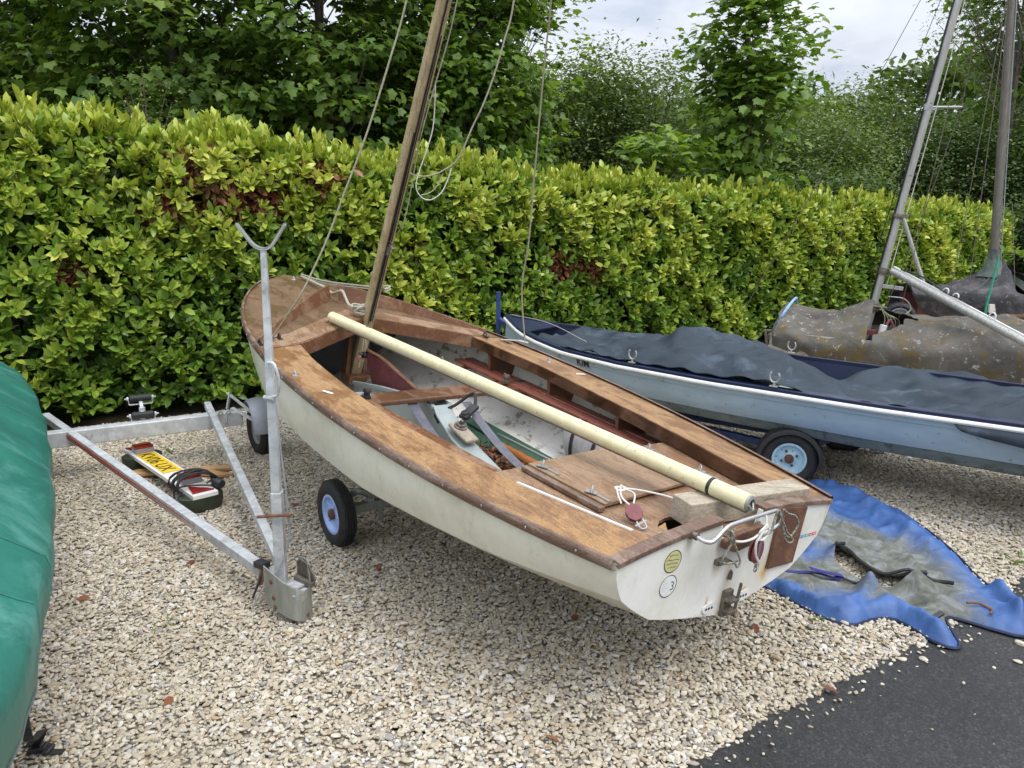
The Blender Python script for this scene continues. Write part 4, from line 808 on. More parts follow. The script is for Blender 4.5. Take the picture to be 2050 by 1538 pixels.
# floor
g = G(); g.box((1.15, .0, -.375), (.62, .46, .012)); add('floor_board', g, 'floor_ply', dinghy, bevel=.002)
for y in (.25, -.25):
    g = G(); g.box((1.82, y, -.395), (.72, .20, .012)); add('floor_board', g, 'green_floor', dinghy, bevel=.002)
g = G(); g.box((1.55, -.40, -.372), (1.3, .09, .012), [[1, 0, 0], nrm([0, 1, -.2]), nrm([0, .2, 1])]); add('floor_board', g, 'green_floor', dinghy)
n = 420; P = np.stack([1.60+.21*rng.normal(size=n)*.7, -.15+.065*rng.normal(size=n), -.376+.016*np.abs(rng.normal(size=n))], -1); Pw = P @ BM[:3, :3].T+BM[:3, 3]
X = unit(rv(n)*[1, 1, .35]); Z = unit(np.array([0, 0, 1.])+rv(n, .4)); Y = unit(np.cross(Z, X)); Z = np.cross(X, Y)
instmesh('leaf_litter', LT, LF, Pw, X, Y, Z, .018+.035*rng.random(n), rng.random(n)*.9, 'dead', None, (float(Pw[:, 0].mean()), float(Pw[:, 1].mean()), float(Pw[:, 2].min())), label='dead leaves gathered on the green floor of the dinghy cockpit', cat='leaf litter', kind='stuff')
# ratchet block on the case
g = G(); g.box((1.68, 0, -.232), (.17, .085, .022), [nrm([1, .1, .30]), [-.1, 1, 0], nrm([-.3, 0, 1])]); mb = add('block_base', g, 'grey_wood', dinghy, bevel=.012)
g = G(); g.lathe((1.71, .0, -.212), (-.3, 0, 1), [(.036, 0), (.036, .008), (.026, .010), (.024, .020), (.012, .022), (.010, .04), (.001, .042)], 22); sw = add('swivel', g, 'tarnish', mb, smooth=True)
g = G(); d = nrm([.35, -.9, .35]); c = np.array([1.715, -.01, -.165]); g.beam(c, c+d*.12, .05, .022); g.lathe(c+d*.03, (0, .4, 1), [(.024, -.02), (.024, .02), (.001, .021)], 16); add('cam_cleat', g, 'blackplastic', mb, bevel=.006)
g = G(); g.tube(smoothpath([c+d*.12, c+d*.12+[.06, -.02, .05], c+[.16, -.05, .01], c+[.19, .04, -.03], c+[.13, .06, -.06]], 6), .009, 8); add('mainsheet_end', g, 'black', dinghy, smooth=True)
def cleat(x, y, z, mt='blackplastic'):
    g = G(); g.lathe((x, y, z), (0, 0, 1), [(.020, 0), (.022, .012), (.016, .014), (.016, .034), (.022, .036), (.020, .046), (.004, .048)], 16); g.tube(smoothpath([(x-.018, y, z+.03), (x, y+.016, z+.058), (x+.018, y, z+.03)], 4), .003, 6)
    add('cleat', g, mt, dinghy, smooth=True, sharp=40)
cleat(1.97, .41, -.10); cleat(1.99, -.48, -.092, 'tarnish')
g = G(); g.lathe((2.15, -.335, -.155), (0, .3, 1), [(.001, -.03), (.016, -.026), (.02, 0), (.014, .024), (.001, .028)], 14); add('toggle', g, 'maroon', dinghy, smooth=True)
# deck fittings
def fitting(x, y, kind):
    z = dz(x, y)
    if kind == 'fairlead':
        g = G(); g.box((x, y, z+.005), (.055, .022, .008)); g.tube(smoothpath([(x-.016, y, z+.008), (x-.010, y, z+.028), (x+.010, y, z+.028), (x+.016, y, z+.008)], 4), .005, 6); mt = 'blackplastic'
    elif kind == 'eye':
        g = G(); g.lathe((x, y, z), (0, 0, 1), [(.018, 0), (.016, .005), (.001, .006)], 14); g.tube(smoothpath([(x-.014, y, z+.004), (x, y+.004, z+.02), (x+.014, y, z+.004)], 4), .003, 6); mt = 'steel'
    else:
        g = G(); g.box((x, y, z+.004), (.07, .016, .005)); g.tube([(x, y, z+.006), (x-.03, y-.02*np.sign(y), z+.022)], .006, 6); mt = 'tarnish'
    add('deck_fitting', g, mt, dinghy, smooth=True, sharp=40)
for a in ((2.60, .635, 'fairlead'), (2.56, .755, 'fairlead'), (2.02, .77, 'eye'), (2.45, -.63, 'fairlead'), (1.93, -.735, 'eye'), (2.34, -.73, 'chain'), (2.60, .69, 'chain'), (4.03, 0, 'eye')): fitting(*a)
g = G(); g.tube([(2.37, -.70, dz(2.37, .7)+.012), (2.28, -.77, dz(2.3, .75)+.030)], .005, 6); g.tube([(2.28, -.77, dz(2.3, .75)+.03), (2.22, -.80, dz(2.3, .75)+.028)], .008, 6); add('shroud_shackle', g, 'steel', dinghy, smooth=True)
# transom fittings
g = G(); g.tube(smoothpath([(-.022, .250, .030), (-.058, .246, .027), (-.074, .226, .031), (-.075, .185, .058), (-.075, .160, .070), (-.075, .12, .074), (-.075, -.05, .078), (-.075, -.10, .074), (-.075, -.135, .05), (-.065, -.15, .015), (-.05, -.12, -.012), (-.02, -.105, -.012)], 6), .0072, 10); trav = add('traveller_bar', g, 'steel', transom, smooth=True)
for y, z in ((.250, .030), (-.105, -.012)):
    g = G(); g.lathe((-.004, y, z), (-1, 0, 0), [(.017, 0), (.018, .006), (.012, .010), (.012, .026), (.001, .028)], 14)
    add('bar_mount', g, 'tarnish', transom, smooth=True, sharp=40)
g = G(); g.prism([(-.012, y, z) for y, z in ((.10, -.018), (.10, -.045), (.03, -.075), (-.09, -.062), (-.12, -.03), (-.11, .0), (.06, -.005))], (-.022, 0, 0)); add('chafe_block', g, 'brown_wood', transom, bevel=.006)
g = G(); g.prism([(-.0045, y, z) for y, z in ((-.225, .035), (-.395, .010), (-.375, -.215), (-.215, -.205))], (-.012, 0, 0)); add('wooden_pad', g, 'brown_wood', transom, bevel=.002)
g = G(); g.box((-.012, .075, -.105), (.016, .05, .02)); g.tube([(-.02, .095, -.105), (-.02, .05, -.105)], .010, 8); g.tube([(-.012, .04, -.105), (-.038, .04, -.105), (-.045, .025, -.098)], .004, 6); add('upper_gudgeon', g, 'tarnish', transom, bevel=.002)
g = G(); g.box((-.012, -.005, -.285), (.016, .045, .10)); g.box((-.032, -.005, -.262), (.03, .05, .012)); g.box((-.032, -.005, -.305), (.03, .05, .012)); g.tube([(-.04, -.03, -.20), (-.04, -.02, -.32)], .006, 7); g.prism([(-.007, y, z) for y, z in ((.012, -.19), (.0, -.155), (-.012, -.17), (-.012, -.20))], (-.006, 0, 0)); add('lower_gudgeon', g, 'tarnish', transom, bevel=.002)
for y in (.085, -.105):
    g = G(); c = np.array([-.006, y, -.285]); a = np.arange(20)*2*math.pi/20
    g.prism([(c[0], c[1]+.032*math.cos(t), c[2]+.020*math.sin(t)) for t in a], (-.004, 0, 0)); dp_ = add('drain_socket', g, 'white', transom)
    g = G()
    for dy in (-.015, 0, .015): g.lathe((-.0102, y+dy, -.285), (-1, 0, 0), [(.0055, 0), (.005, .0008), (.0002, .001)], 10)
    add('drain_hole', g, 'ink', dp_)
# stickers
def disc(y, z, r, mt, name, ringmat='ink'):
    a = np.arange(32)*2*math.pi/32; g = G(); g.prism([(-.0044, y+r*math.cos(t), z+r*math.sin(t)) for t in a], (-.0008, 0, 0)); o = add(name, g, mt, transom)
    g = G(); A = [[(-.0056, y+q*math.cos(t), z+q*math.sin(t)) for q in (r, r-.0028)] for t in list(a)+[0]]; g.grid(A); add('sticker_rim', g, ringmat, o); return o
MT['paleyellow'] = mat('pale_yellow_sticker', (.60, .57, .28), (.52, .49, .22), 30, .5, bmp=0)
s1 = disc(.318, -.052, .040, 'paleyellow', 'sticker'); s2 = disc(.320, -.140, .040, 'white', 'sticker')
text_geo('3', .046, (-.0056, .312, -.158), (0, -1, 0), (0, 0, 1), 'ink', s2, 'numeral', font_offset=-.001)
g = G(); r = random.Random(2)
for k, (z, w) in enumerate(((-.030, .022), (-.046, .030), (-.060, .028), (-.073, .022))):
    y = .318+w; pts = []
    while y > .318-w: pts.append((-.0058, y, z+r.uniform(-.0025, .0025)+(y-.318)*.1)); y -= .0035
    g.tube(pts, .0007, 4)
add('handwriting', g, 'ink', s1)
g = G()
for k in range(5):
    z = -.118-k*.009; g.tube([(-.0056, .35, z), (-.0056, .335-.012*(k % 2), z)], .0005, 4)
add('small_print', g, 'galv_grey', s2)
for k, c in enumerate([(.10, .22, .60), (.08, .35, .55), (.10, .45, .25), (.62, .12, .22), (.66, .10, .14)]):
    MT['strip%d' % k] = mat('label_strip_colour_%d' % k, c, tuple(q*.8 for q in c), 30, .5, bmp=0)
    g = G(); g.box((-.005, -.405-k*.0245, -.121-k*.0012), (.0012, .024, .011)); o = add('label_strip', g, 'strip%d' % k, transom)
    g = G()
    for j in range(2): g.box((-.0058, -.400-k*.0245-j*.009, -.121-k*.0012), (.0006, .005, .004))
    add('label_mark', g, 'white', o)
# mast
ma = np.array([2.962, 0.0, -.279]); mt_ = np.array([2.820, 0, .105]); mu = nrm(np.array([2.199, 0, 1.85])-mt_); mend = mt_+mu*3.4
X_, Y_, Z_ = frame(mu, (1, 0, 0)); mast = None
g = G(); rows = []
for p, s_ in ((ma, 1), (mt_, 1), (mt_+mu*1.7, .95), (mend, .7)):
    rows.append([p+(Y_*cy*.034+Z_*cz*.030)*s_ for cy, cz in ((-1, -.7), (-.7, -1), (.7, -1), (1, -.7), (1, .7), (.7, 1), (-.7, 1), (-1, .7), (-1, -.7))])
A = np.array(rows); g.grid(A); mast = add('mast', g, 'mast_wood', dinghy, smooth=True, sharp=50)
aft = -Z_ if (-Z_)[0] < 0 else Z_
g = G(); g.tube([mt_+mu*.02+aft*.034, mt_+mu*1.7+aft*.032, mend+aft*.024], .0055, 6); g.tube([mt_+mu*.02+aft*.036+Y_*.012, mt_+mu*1.7+aft*.034+Y_*.012], .003, 6); g.tube([mt_+aft*.036-Y_*.012, mt_+mu*1.2+aft*.036-Y_*.012], .003, 6); add('luff_groove', g, 'ink', mast, smooth=True)
g = G(); c = mt_+mu*.54+aft*.038; g.tube([c, c+aft*.05], .006, 8); g.tube([c+aft*.05-Y_*.012, c+aft*.05+Y_*.012], .007, 8); g.box(c-mu*.04, (.03, .02, .05)); g.tube([c+mu*.02, c+mu*.02+aft*.03], .004, 6); add('gooseneck', g, 'tarnish', mast, smooth=True, sharp=40)
g = G(); c = mt_+mu*.10; g.tube(smoothpath([c-aft*.036+mu*.05, c-aft*.05+mu*.0, c-aft*.036-mu*.05], 5), .005, 6); add('mast_cleat', g, 'tarnish', mast, smooth=True)
for y in (.058, -.058):
    g = G(); g.box((2.95, y, -.13), (.06, .028, .36), [nrm([1, 0, .12]), [0, 1, 0], nrm([-.12, 0, 1])]); add('mast_partner', g, 'brown_wood', dinghy, bevel=.003)
g = G(); g.box((2.92, 0, -.285), (.12, .16, .05)); add('mast_step', g, 'brown_wood', dinghy, bevel=.003)
g = G(); s_, m__, b__ = hull_pts(3.35, .02); yz = [(y, z) for _, y, z in s_+m__+b__]; g.prism([(3.35, y, z) for y, z in yz]+[(3.35, -y, z) for y, z in yz[::-1][1:]], (.01, 0, 0)); add('bow_bulkhead', g, 'bow_shade', dinghy)
# ropes on the mast
MT['greenbead'] = mat('green_bead', (.02, .32, .20), (.015, .26, .16), 10, .4, bmp=0); MT['pinkbead'] = mat('pink_bead', (.72, .28, .27), (.62, .22, .22), 10, .4, bmp=0)
g = G(); g.tube(smoothpath([(2.80, .03, .02), (2.815, .025, -.05), (2.84, .02, -.12), (2.86, .02, -.20)], 4), .003, 6); g.tube(smoothpath([(2.80, .028, .03), (2.82, .0, -.05), (2.85, -.01, -.14)], 4), .0025, 6); hc = add('halyard_tail', g, 'rope_white', mast, smooth=True)
for p, mtb in (((2.80, .032, .015), 'greenbead'), ((2.84, .03, -.135), 'pinkbead')):
    g = G(); g.lathe(p, (0, 0, 1), [(.001, -.014), (.010, -.010), (.014, 0), (.010, .010), (.001, .014)], 14); add('bead', g, mtb, hc, smooth=True)
setxf()
def rope(name, pts, r, mt, label, cat='rope', parent=None, k=6, group=None):
    g = G(); g.tube(smoothpath(pts, k), r, 7)
    if parent is not None: return add(name, g, mt, parent, smooth=True, sharp=80)
    return add(name, g, mt, None, label, smooth=True, sharp=80, cat=cat, group=group)
L2W = lambda p: (BM[:3, :3] @ np.array(p, float)+BM[:3, 3])
rope('shroud', [L2W((2.60, .69, .055)), (-1.12, 4.03, 1.25), (-1.04, 4.06, 1.4), (-.96, 4.09, 1.57), (-.87, 4.11, 1.79), (-.75, 4.14, 2.08), (-.62, 4.17, 2.45), (-.53, 4.2, 2.74), (-.36, 4.22, 3.4)], .0052, 'rope_green', '', parent=mast)
rope('shroud', [L2W((2.24, -.79, .06)), (.06, 4.68, 1.24), (.10, 4.61, 1.54), (.13, 4.53, 1.93), (.16, 4.45, 2.3), (.18, 4.38, 2.54), (.20, 4.3, 2.76), (.22, 4.1, 3.4)], .0048, 'rope_green', '', parent=mast)
rope('halyard', [(-.63, 4.50, 1.60), (-.58, 4.45, 1.76), (-.52, 4.38, 2.0), (-.48, 4.31, 2.12), (-.41, 4.24, 2.31), (-.33, 4.17, 2.52), (-.27, 4.1, 2.71), (-.12, 3.95, 3.3)], .0035, 'rope', '', parent=mast)
rope('halyard', [(-.40, 4.27, 2.36), (-.42, 4.31, 2.15), (-.46, 4.32, 2.02), (-.50, 4.33, 1.92), (-.525, 4.34, 1.83), (-.50, 4.36, 1.775), (-.45, 4.37, 1.76), (-.39, 4.38, 1.80), (-.35, 4.39, 1.88), (-.335, 4.4, 1.93)], .0032, 'rope_white', '', parent=mast)
rope('halyard', [(-.50, 4.36, 1.785), (-.45, 4.37, 1.80), (-.41, 4.38, 1.84), (-.38, 4.38, 1.90)], .0028, 'rope', '', parent=mast)
rope('halyard', [(-.64, 4.48, 1.93), (-.59, 4.45, 1.915), (-.53, 4.42, 1.89), (-.45, 4.39, 1.89), (-.37, 4.37, 1.92), (-.29, 4.34, 1.98), (-.21, 4.31, 2.14), (-.16, 4.28, 2.23), (-.1, 4.26, 2.37), (-.04, 4.23, 2.55), (.01, 4.2, 2.74), (.05, 4.1, 3.2)], .0045, 'rope', '', parent=mast)
p0, p1 = np.array([-1.56, 5.74, 1.235]), np.array([-.80, 4.66, 1.24])
for o_ in (0, .014): rope('painter', [p0+[0, 0, o_], (-1.36, 5.47, 1.215+o_), (-1.16, 5.2, 1.215+o_), (-.97, 4.92, 1.225+o_), p1+[.01, 0, o_-.005], p1+[.045, -.03, o_-.01], p1+[.055, .05, o_], p1+[0, .05, o_]], .0055, 'rope', '', parent=mast)
rope('painter', [p0, (-1.40, 5.48, 1.21), (-1.29, 5.32, 1.19), (-1.19, 5.12, 1.17), (-1.10, 4.98, 1.20), (-1.06, 4.90, 1.165), (-1.02, 4.82, 1.125), (-.97, 4.76, 1.125), (-.93, 4.72, 1.135)], .009, 'rope', '', parent=mast)
r = random.Random(11); kp = []
for k in range(26):
    a = k*1.25; kp.append((-.915+.055*math.cos(a)+r.uniform(-.015, .015), 4.70+.04*math.sin(a)+r.uniform(-.01, .01), 1.115+.024*math.sin(a*.7+1)+r.uniform(-.008, .008)))
rope('rope_knot', kp, .0075, 'rope', '', parent=mast)
kp = [(-.885+.048*math.cos(a), 4.735+.048*math.sin(a), 1.10+.006*a/3+.004*math.sin(3*a)) for a in np.linspace(0, 13, 40)]
rope('rope_knot', kp, .0065, 'rope', '', parent=mast, k=2)
setxf(BM)
# loose gear lying in and on the dinghy
bo = thing('boom', 'long cream coloured boom lying diagonally across the dinghy with a black tape mark', 'boom', L2W((0, 0, .1)))
a_, b_ = np.array([2.76, .262, .150]), np.array([-.005, -.03, .087]); ax = nrm(b_-a_)
g = G(); Rb = .031; g.lathe(a_, ax, [(Rb-.004, .0), (Rb, .002), (Rb, np.linalg.norm(b_-a_)-.002), (Rb-.004, np.linalg.norm(b_-a_))], 28); tube_ = add('spar', g, 'boom', bo, smooth=True, sharp=50)
x_, y_, z_ = frame(ax)
g = G(); g.beam(a_-z_*.033, b_-z_*.033, .012, .010, up=z_); add('sail_track', g, 'alloy_dark', bo)
g = G(); g.lathe(b_, ax, [(Rb-.004, -.002), (Rb-.003, .008), (.018, .012), (.016, -.01), (.001, -.012)], 22); g.tube(smoothpath([b_+ax*.004+y_*.02, b_+ax*.02-z_*.02, b_+ax*.012-y_*.02], 5), .004, 6); add('end_cap', g, 'galv_dull', bo, smooth=True, sharp=40)
g = G(); g.lathe(a_, ax, [(Rb-.005, 0), (.004, -.001), (.001, -.001)], 18); g.tube([a_-ax*.005-y_*.01, a_-ax*.03-z_*.03, a_-ax*.02-z_*.045-y_*.05], .004, 6); add('end_cap', g, 'tarnish', bo, smooth=True, sharp=40)
g = G(); g.lathe(b_-ax*.155, ax, [(Rb+.0008, 0), (Rb+.001, .002), (Rb+.001, .012), (Rb+.0008, .014)], 26); add('tape_mark', g, 'ink', bo, smooth=True)
g = G(); g.lathe(a_+ax*.38+z_*Rb, z_, [(.008, -.002), (.007, .003), (.001, .004)], 8); g.lathe(a_+ax*.40+z_*Rb+y_*.005, z_, [(.008, -.002), (.007, .003), (.001, .004)], 8); g.lathe(a_+ax*1.05+y_*.01+z_*Rb, z_, [(.01, -.002), (.008, .006), (.001, .016)], 8); add('rivet', g, 'tarnish', bo, smooth=True)
# timber chock under the boom
tb = [np.array([.160, .112, 0]), np.array([.075, -.470, 0])]; d = nrm(tb[1]-tb[0]); nn2 = np.array([-d[1], d[0], 0]); c = (tb[0]+tb[1])/2
g = G(); g.box((c[0], c[1], .012), (np.linalg.norm(tb[1]-tb[0]), .098, .088), [d, nn2, [0, 0, 1]])
add('timber_block', g, 'grey_wood', None, 'thick square of weathered grey timber propping up the boom on the stern', bevel=.004, cat='timber block')
# buoyancy bag
g = G(); rows = []
for t in np.linspace(0, 1, 26):
    x = .88+.60*t; rr = .125*(1-abs(2*t-1)**4.5)**.5*(1-.05*math.cos(t*19)); cyl = []
    for a in np.linspace(0, 2*math.pi, 25): cyl.append((x, -.475+.55*rr*math.cos(a)+.10*(.5-t), -.235+1.0*rr*math.sin(a)*(1+.03*math.sin(5*a+t*9))))
    rows.append(cyl)
g.grid(rows); bag = add('buoyancy_bag', g, 'bag', None, 'grimy white buoyancy bag strapped in the starboard side of the dinghy', smooth=True, sharp=80, cat='buoyancy bag')
for xx in (.98, 1.14, 1.33):
    t = (xx-.88)/.60; rr = .131*(1-abs(2*t-1)**4.5)**.5+.002; g = G(); g.grid([[(xx+w, -.475+.56*rr*math.cos(a)+.10*(.5-t), -.235+1.02*rr*math.sin(a)) for a in np.linspace(0, 2*math.pi, 25)] for w in (-.011, .011)]); add('webbing_strap', g, 'black', bag, smooth=True)
g = G(); g.tube([(.88+.60*t, -.475+.10*(.5-t)+.56*(.126*(1-abs(2*t-1)**4.5)**.5)*math.cos(2.75), -.235+(.126*(1-abs(2*t-1)**4.5)**.5)*math.sin(3.75)) for t in np.linspace(.02, .98, 20)], .004, 6); add('welded_seam', g, 'white', bag, smooth=True)
# tiller with extension, lying on the floor
ti = thing('tiller', 'orange varnished tiller lying on the cockpit floor with a metal extension along it', 'tiller', L2W((1.5, -.25, -.36)))
g = G(); rows = []
for t in np.linspace(0, 1, 12):
    p = np.array([1.78, -.265, -.345])*(1-t)+np.array([.98, -.235, -.325])*t; w = .017+.016*t; rows.append([p+np.array([0, w*math.cos(a), w*1.1*math.sin(a)]) for a in np.linspace(0, 2*math.pi, 13)])
g.grid(rows); add('tiller_bar', g, 'orange_wood', ti, smooth=True)
g = G(); g.tube([(1.80, -.315, -.32), (1.10, -.305, -.29)], .0075, 8); te = add('extension_tube', g, 'steel', ti, smooth=True)
g = G(); g.tube([(1.12, -.305, -.29), (.93, -.302, -.283)], .011, 8); add('grip', g, 'blackplastic', te, smooth=True)
g = G(); g.box((1.22, -.285, -.29), (.05, .035, .018)); g.lathe((1.22, -.285, -.285), (0, 0, 1), [(.012, 0), (.012, .012), (.001, .014)], 10); add('swivel_joint', g, 'blackplastic', ti, bevel=.003)
# blocks and cords at the stern
bk = thing('pulley_block', 'maroon pulley block with shackle lying on the port corner of the stern deck', 'pulley block', L2W((.25, .25, -.04)))
c = np.array([.235, .262, .004]); z3 = nrm([-.38, .52, .76]); x3 = np.array([.85, -.05, .45]); x3 = nrm(x3-z3*(x3@z3)); Rr = [x3, np.cross(z3, x3), z3]
def oct_(c, r1, r2, R, th, n=8, ph=.4):
    R = np.array(R); a = np.arange(n)*2*math.pi/n+ph; return [c+R[0]*r1*math.cos(t)+R[1]*r2*math.sin(t)-R[2]*th/2 for t in a], R[2]*th
g = G(); g.prism(*oct_(c, .036, .030, Rr, .005)); g.prism(*oct_(c-np.array(Rr[2])*.016, .036, .030, Rr, .005)); add('cheek', g, 'maroon', bk, bevel=.002)
g = G(); g.lathe(c-np.array(Rr[2])*.008, Rr[2], [(.022, -.006), (.016, 0), (.022, .006)], 18, caps=True); add('sheave', g, 'red_flake', bk, smooth=True, sharp=40)
g = G(); e_ = c-np.array(Rr[0])*.036; g.tube(smoothpath([e_+np.array(Rr[1])*.012, e_-np.array(Rr[0])*.03+np.array(Rr[1])*.012, e_-np.array(Rr[0])*.034-np.array(Rr[1])*.008, e_-np.array(Rr[1])*.012], 4), .0035, 6); g.tube([e_-np.array(Rr[0])*.012+np.array(Rr[1])*.024, e_-np.array(Rr[0])*.012-np.array(Rr[1])*.02], .004, 6); add('shackle', g, 'steel', bk, smooth=True)
s_ = c+np.array(Rr[0])*.03
g = G(); g.tube(smoothpath([s_, s_+[.04, .0, .012], s_+[.085, -.035, .020], s_+[.09, -.06, .016], s_+[.06, -.13, .006], s_+[.0, -.20, -.004], s_+[-.06, -.245, -.018]], 6), .0035, 7); g.tube(smoothpath([s_+[.0, -.02, 0], s_+[.03, -.05, .02], s_+[.075, -.055, .018], s_+[.095, -.03, .022], s_+[.05, .01, .018], s_+[.02, .02, .0]], 6), .003, 7); g.tube(smoothpath([s_+[.085, -.06, .02], s_+[.095, -.02, .025], s_+[.08, -.02, .018], s_+[.08, -.06, .016], s_+[.092, -.04, .03]], 5), .004, 7); add('cord', g, 'rope_white', bk, smooth=True)
bk = thing('pulley_block', 'maroon oval pulley block hanging on white cord from the transom bar', 'pulley block', L2W((-.08, -.01, -.03)))
c = np.array([-.088, -.010, -.050]); R2 = [[0, 0, 1], [0, 1, 0], [1, 0, 0]]
g = G(); g.prism(*oct_(c, .046, .030, R2, .006, 20)); g.prism(*oct_(c+np.array([.014, 0, 0]), .046, .030, R2, .006, 20)); add('cheek', g, 'maroon', bk, bevel=.002)
g = G(); g.box(c+np.array([-.005, 0, .004]), (.004, .012, .06)); g.box(c+np.array([-.003, 0, -.058]), (.004, .014, .03)); g.lathe(c+np.array([-.004, 0, -.068]), (-1, 0, 0), [(.008, 0), (.008, .004), (.001, .005)], 10); add('block_strap', g, 'steel', bk, bevel=.002)
g = G(); g.tube(smoothpath([(-.075, -.03, .085), (-.092, -.02, .045), (-.10, .01, .02), (-.10, .028, -.005), (-.102, .02, -.05), (-.10, -.012, -.09), (-.098, -.016, -.112)], 6), .004, 7)
g.tube(smoothpath([(-.085, .15, .022), (-.09, .09, .008), (-.095, .04, .012), (-.095, .0, .03), (-.09, -.035, .034), (-.088, -.05, .010), (-.092, -.02, -.008), (-.096, .01, .0)], 6), .004, 7)
g.tube(smoothpath([(-.086, -.04, .04), (-.10, -.0, .045), (-.10, .022, .03), (-.092, -.01, .018), (-.088, -.045, .02)], 6), .0035, 7); add('cord', g, 'rope_white', bk, smooth=True)
g = G(); g.tube(smoothpath([(-.08, -.10, .08), (-.092, -.115, .04), (-.088, -.14, .0), (-.09, -.17, -.03), (-.09, -.20, -.025), (-.09, -.22, .01), (-.09, -.19, .045), (-.088, -.15, .06), (-.084, -.12, .08)], 6), .0038, 7)
g.tube(smoothpath([(-.09, -.11, .05), (-.092, -.15, -.03), (-.094, -.185, -.055), (-.094, -.20, -.045), (-.09, -.16, -.01), (-.088, -.13, .03)], 6), .0038, 7)
g.tube(smoothpath([(-.085, -.02, .0), (-.09, -.06, .012), (-.085, -.075, .05), (-.084, -.085, .08)], 6), .0038, 7)
add('cord', g, 'rope_dark', None, 'black and cream flecked cord looped over the right end of the transom bar', smooth=True, sharp=80, cat='cord')
g = G(); g.tube(smoothpath([(-.085, .185, .05), (-.095, .16, .02), (-.095, .19, -.03), (-.095, .17, -.05), (-.095, .12, -.06), (-.094, .10, -.08), (-.094, .09, -.06), (-.09, .12, -.01), (-.088, .15, .03), (-.084, .17, .065)], 6), .0038, 7)
g.tube(smoothpath([(-.09, .15, .07), (-.098, .165, .035), (-.09, .14, .02), (-.08, .155, .05), (-.095, .165, .06), (-.098, .145, .02)], 6), .004, 7)
add('cord', g, 'rope_dark', None, 'black and cream flecked cord knotted at the left end of the transom bar', smooth=True, sharp=80, cat='cord')
setxf()
# launching trolley under the dinghy
tr = thing('launching_trolley', 'low launching trolley with pale blue spoked wheel under the cream dinghy', 'trolley', L2W((1.9, 0, -.6)))
w1 = np.array([-.905, 3.735, .176]); axd = nrm(-BM[:3, 1]*1.0*np.array([1, 1, 0])); lat = nrm(BM[:3, 1]*np.array([1, 1, 0])); w2 = w1-lat*1.30
fw = nrm(BM[:3, 0]*np.array([1, 1, 0]))
wax = lat
for w_, s_ in ((w1, 1), (w2, -1)): wheel(w_, wax*s_, .176, .095, .098, 'blue_rim', tr, spokes=5)
g = G(); g.beam(w1-lat*.06, w2+lat*.06, .045, .045); ca = (w1+w2)/2; g.beam(ca-fw*.9+[0, 0, -.02], ca+fw*1.9+[0, 0, .10], .05, .05); g.beam(ca+lat*.45, ca+lat*.45+[0, 0, .12]+fw*.02, .04, .04, up=(1, 0, 0)); g.beam(ca-lat*.45, ca-lat*.45+[0, 0, .12]+fw*.02, .04, .04, up=(1, 0, 0))
g.beam(ca+lat*.40+[0, 0, -.0], ca+lat*.40-[0, 0, .10], .025, .025, up=(1, 0, 0)); add('frame', g, 'galv_dull', tr, bevel=.003)
g = G(); g.tube(smoothpath([w1-lat*.07+[0, 0, .0], w1-lat*.09+fw*.05+[0, 0, .05], w1-lat*.13+[0, 0, .09], w1-lat*.20+[0, 0, .05]], 5), .02, 8); add('axle_bracket', g, 'galv_dull', tr, smooth=True)
g = G(); g.beam(ca+lat*.50+[0, 0, .17]+fw*.16, ca+lat*.42+[0, 0, .12]-fw*.12, .07, .02); g.beam(ca-lat*.50+[0, 0, .17]+fw*.16, ca-lat*.42+[0, 0, .12]-fw*.12, .07, .02); add('hull_pad', g, 'black', tr, bevel=.006)
# ================================================================ GALVANISED TRAILER
tl = thing('boat_trailer', 'empty galvanised boat trailer with A shaped drawbar and tall mast crutch post', 'trailer', (-1.9, 4.2, 0))
bl, br = np.array([-3.02, 4.62, .29]), np.array([-1.90, 5.24, .29]); bd = nrm(br-bl); bn = np.array([-bd[1], bd[0], 0])
g = G(); g.beam(bl-bd*.9, br, .085, .10); axle = add('axle_beam', g, 'galv', tl, bevel=.006)
cp = np.array([-.985, 3.02, .155])
def lbar(name, a, b, w=.05, t=.010, side=1, parent=tl):
    g = G(); a = np.array(a, float); b = np.array(b, float); x, y, z = frame(b-a); y = y*side
    g.beam(a+z*w/2, b+z*w/2, w, t) if False else g.box((a+b)/2, (np.linalg.norm(b-a), w, w), [x, y*side, z]); return add(name, g, 'galv', parent, bevel=.005)
lbar('drawbar', (-3.16, 5.04, .345), (-1.02, 3.05, .15)); lbar('drawbar', (-2.17, 5.32, .36), (-1.005, 3.12, .165), .045)
a, b = np.array([-2.84, 4.745, .322]), np.array([-1.52, 3.525, .20]); sd = nrm(np.cross((b-a), [0, 0, 1])); sd = sd if sd[1] < 0 else -sd
for off, mt_2, w_ in ((0, 'red_flake', .007), (-.010, 'scrap_wood', .006), (-.018, 'rust', .004)):
    g = G(); g.tube([a+sd*.030+[0, 0, off], (a+b)/2+sd*.030+[0, 0, off-.002], b+sd*.030+[0, 0, off]], w_*.5, 6); add('wiring', g, mt_2, tl)
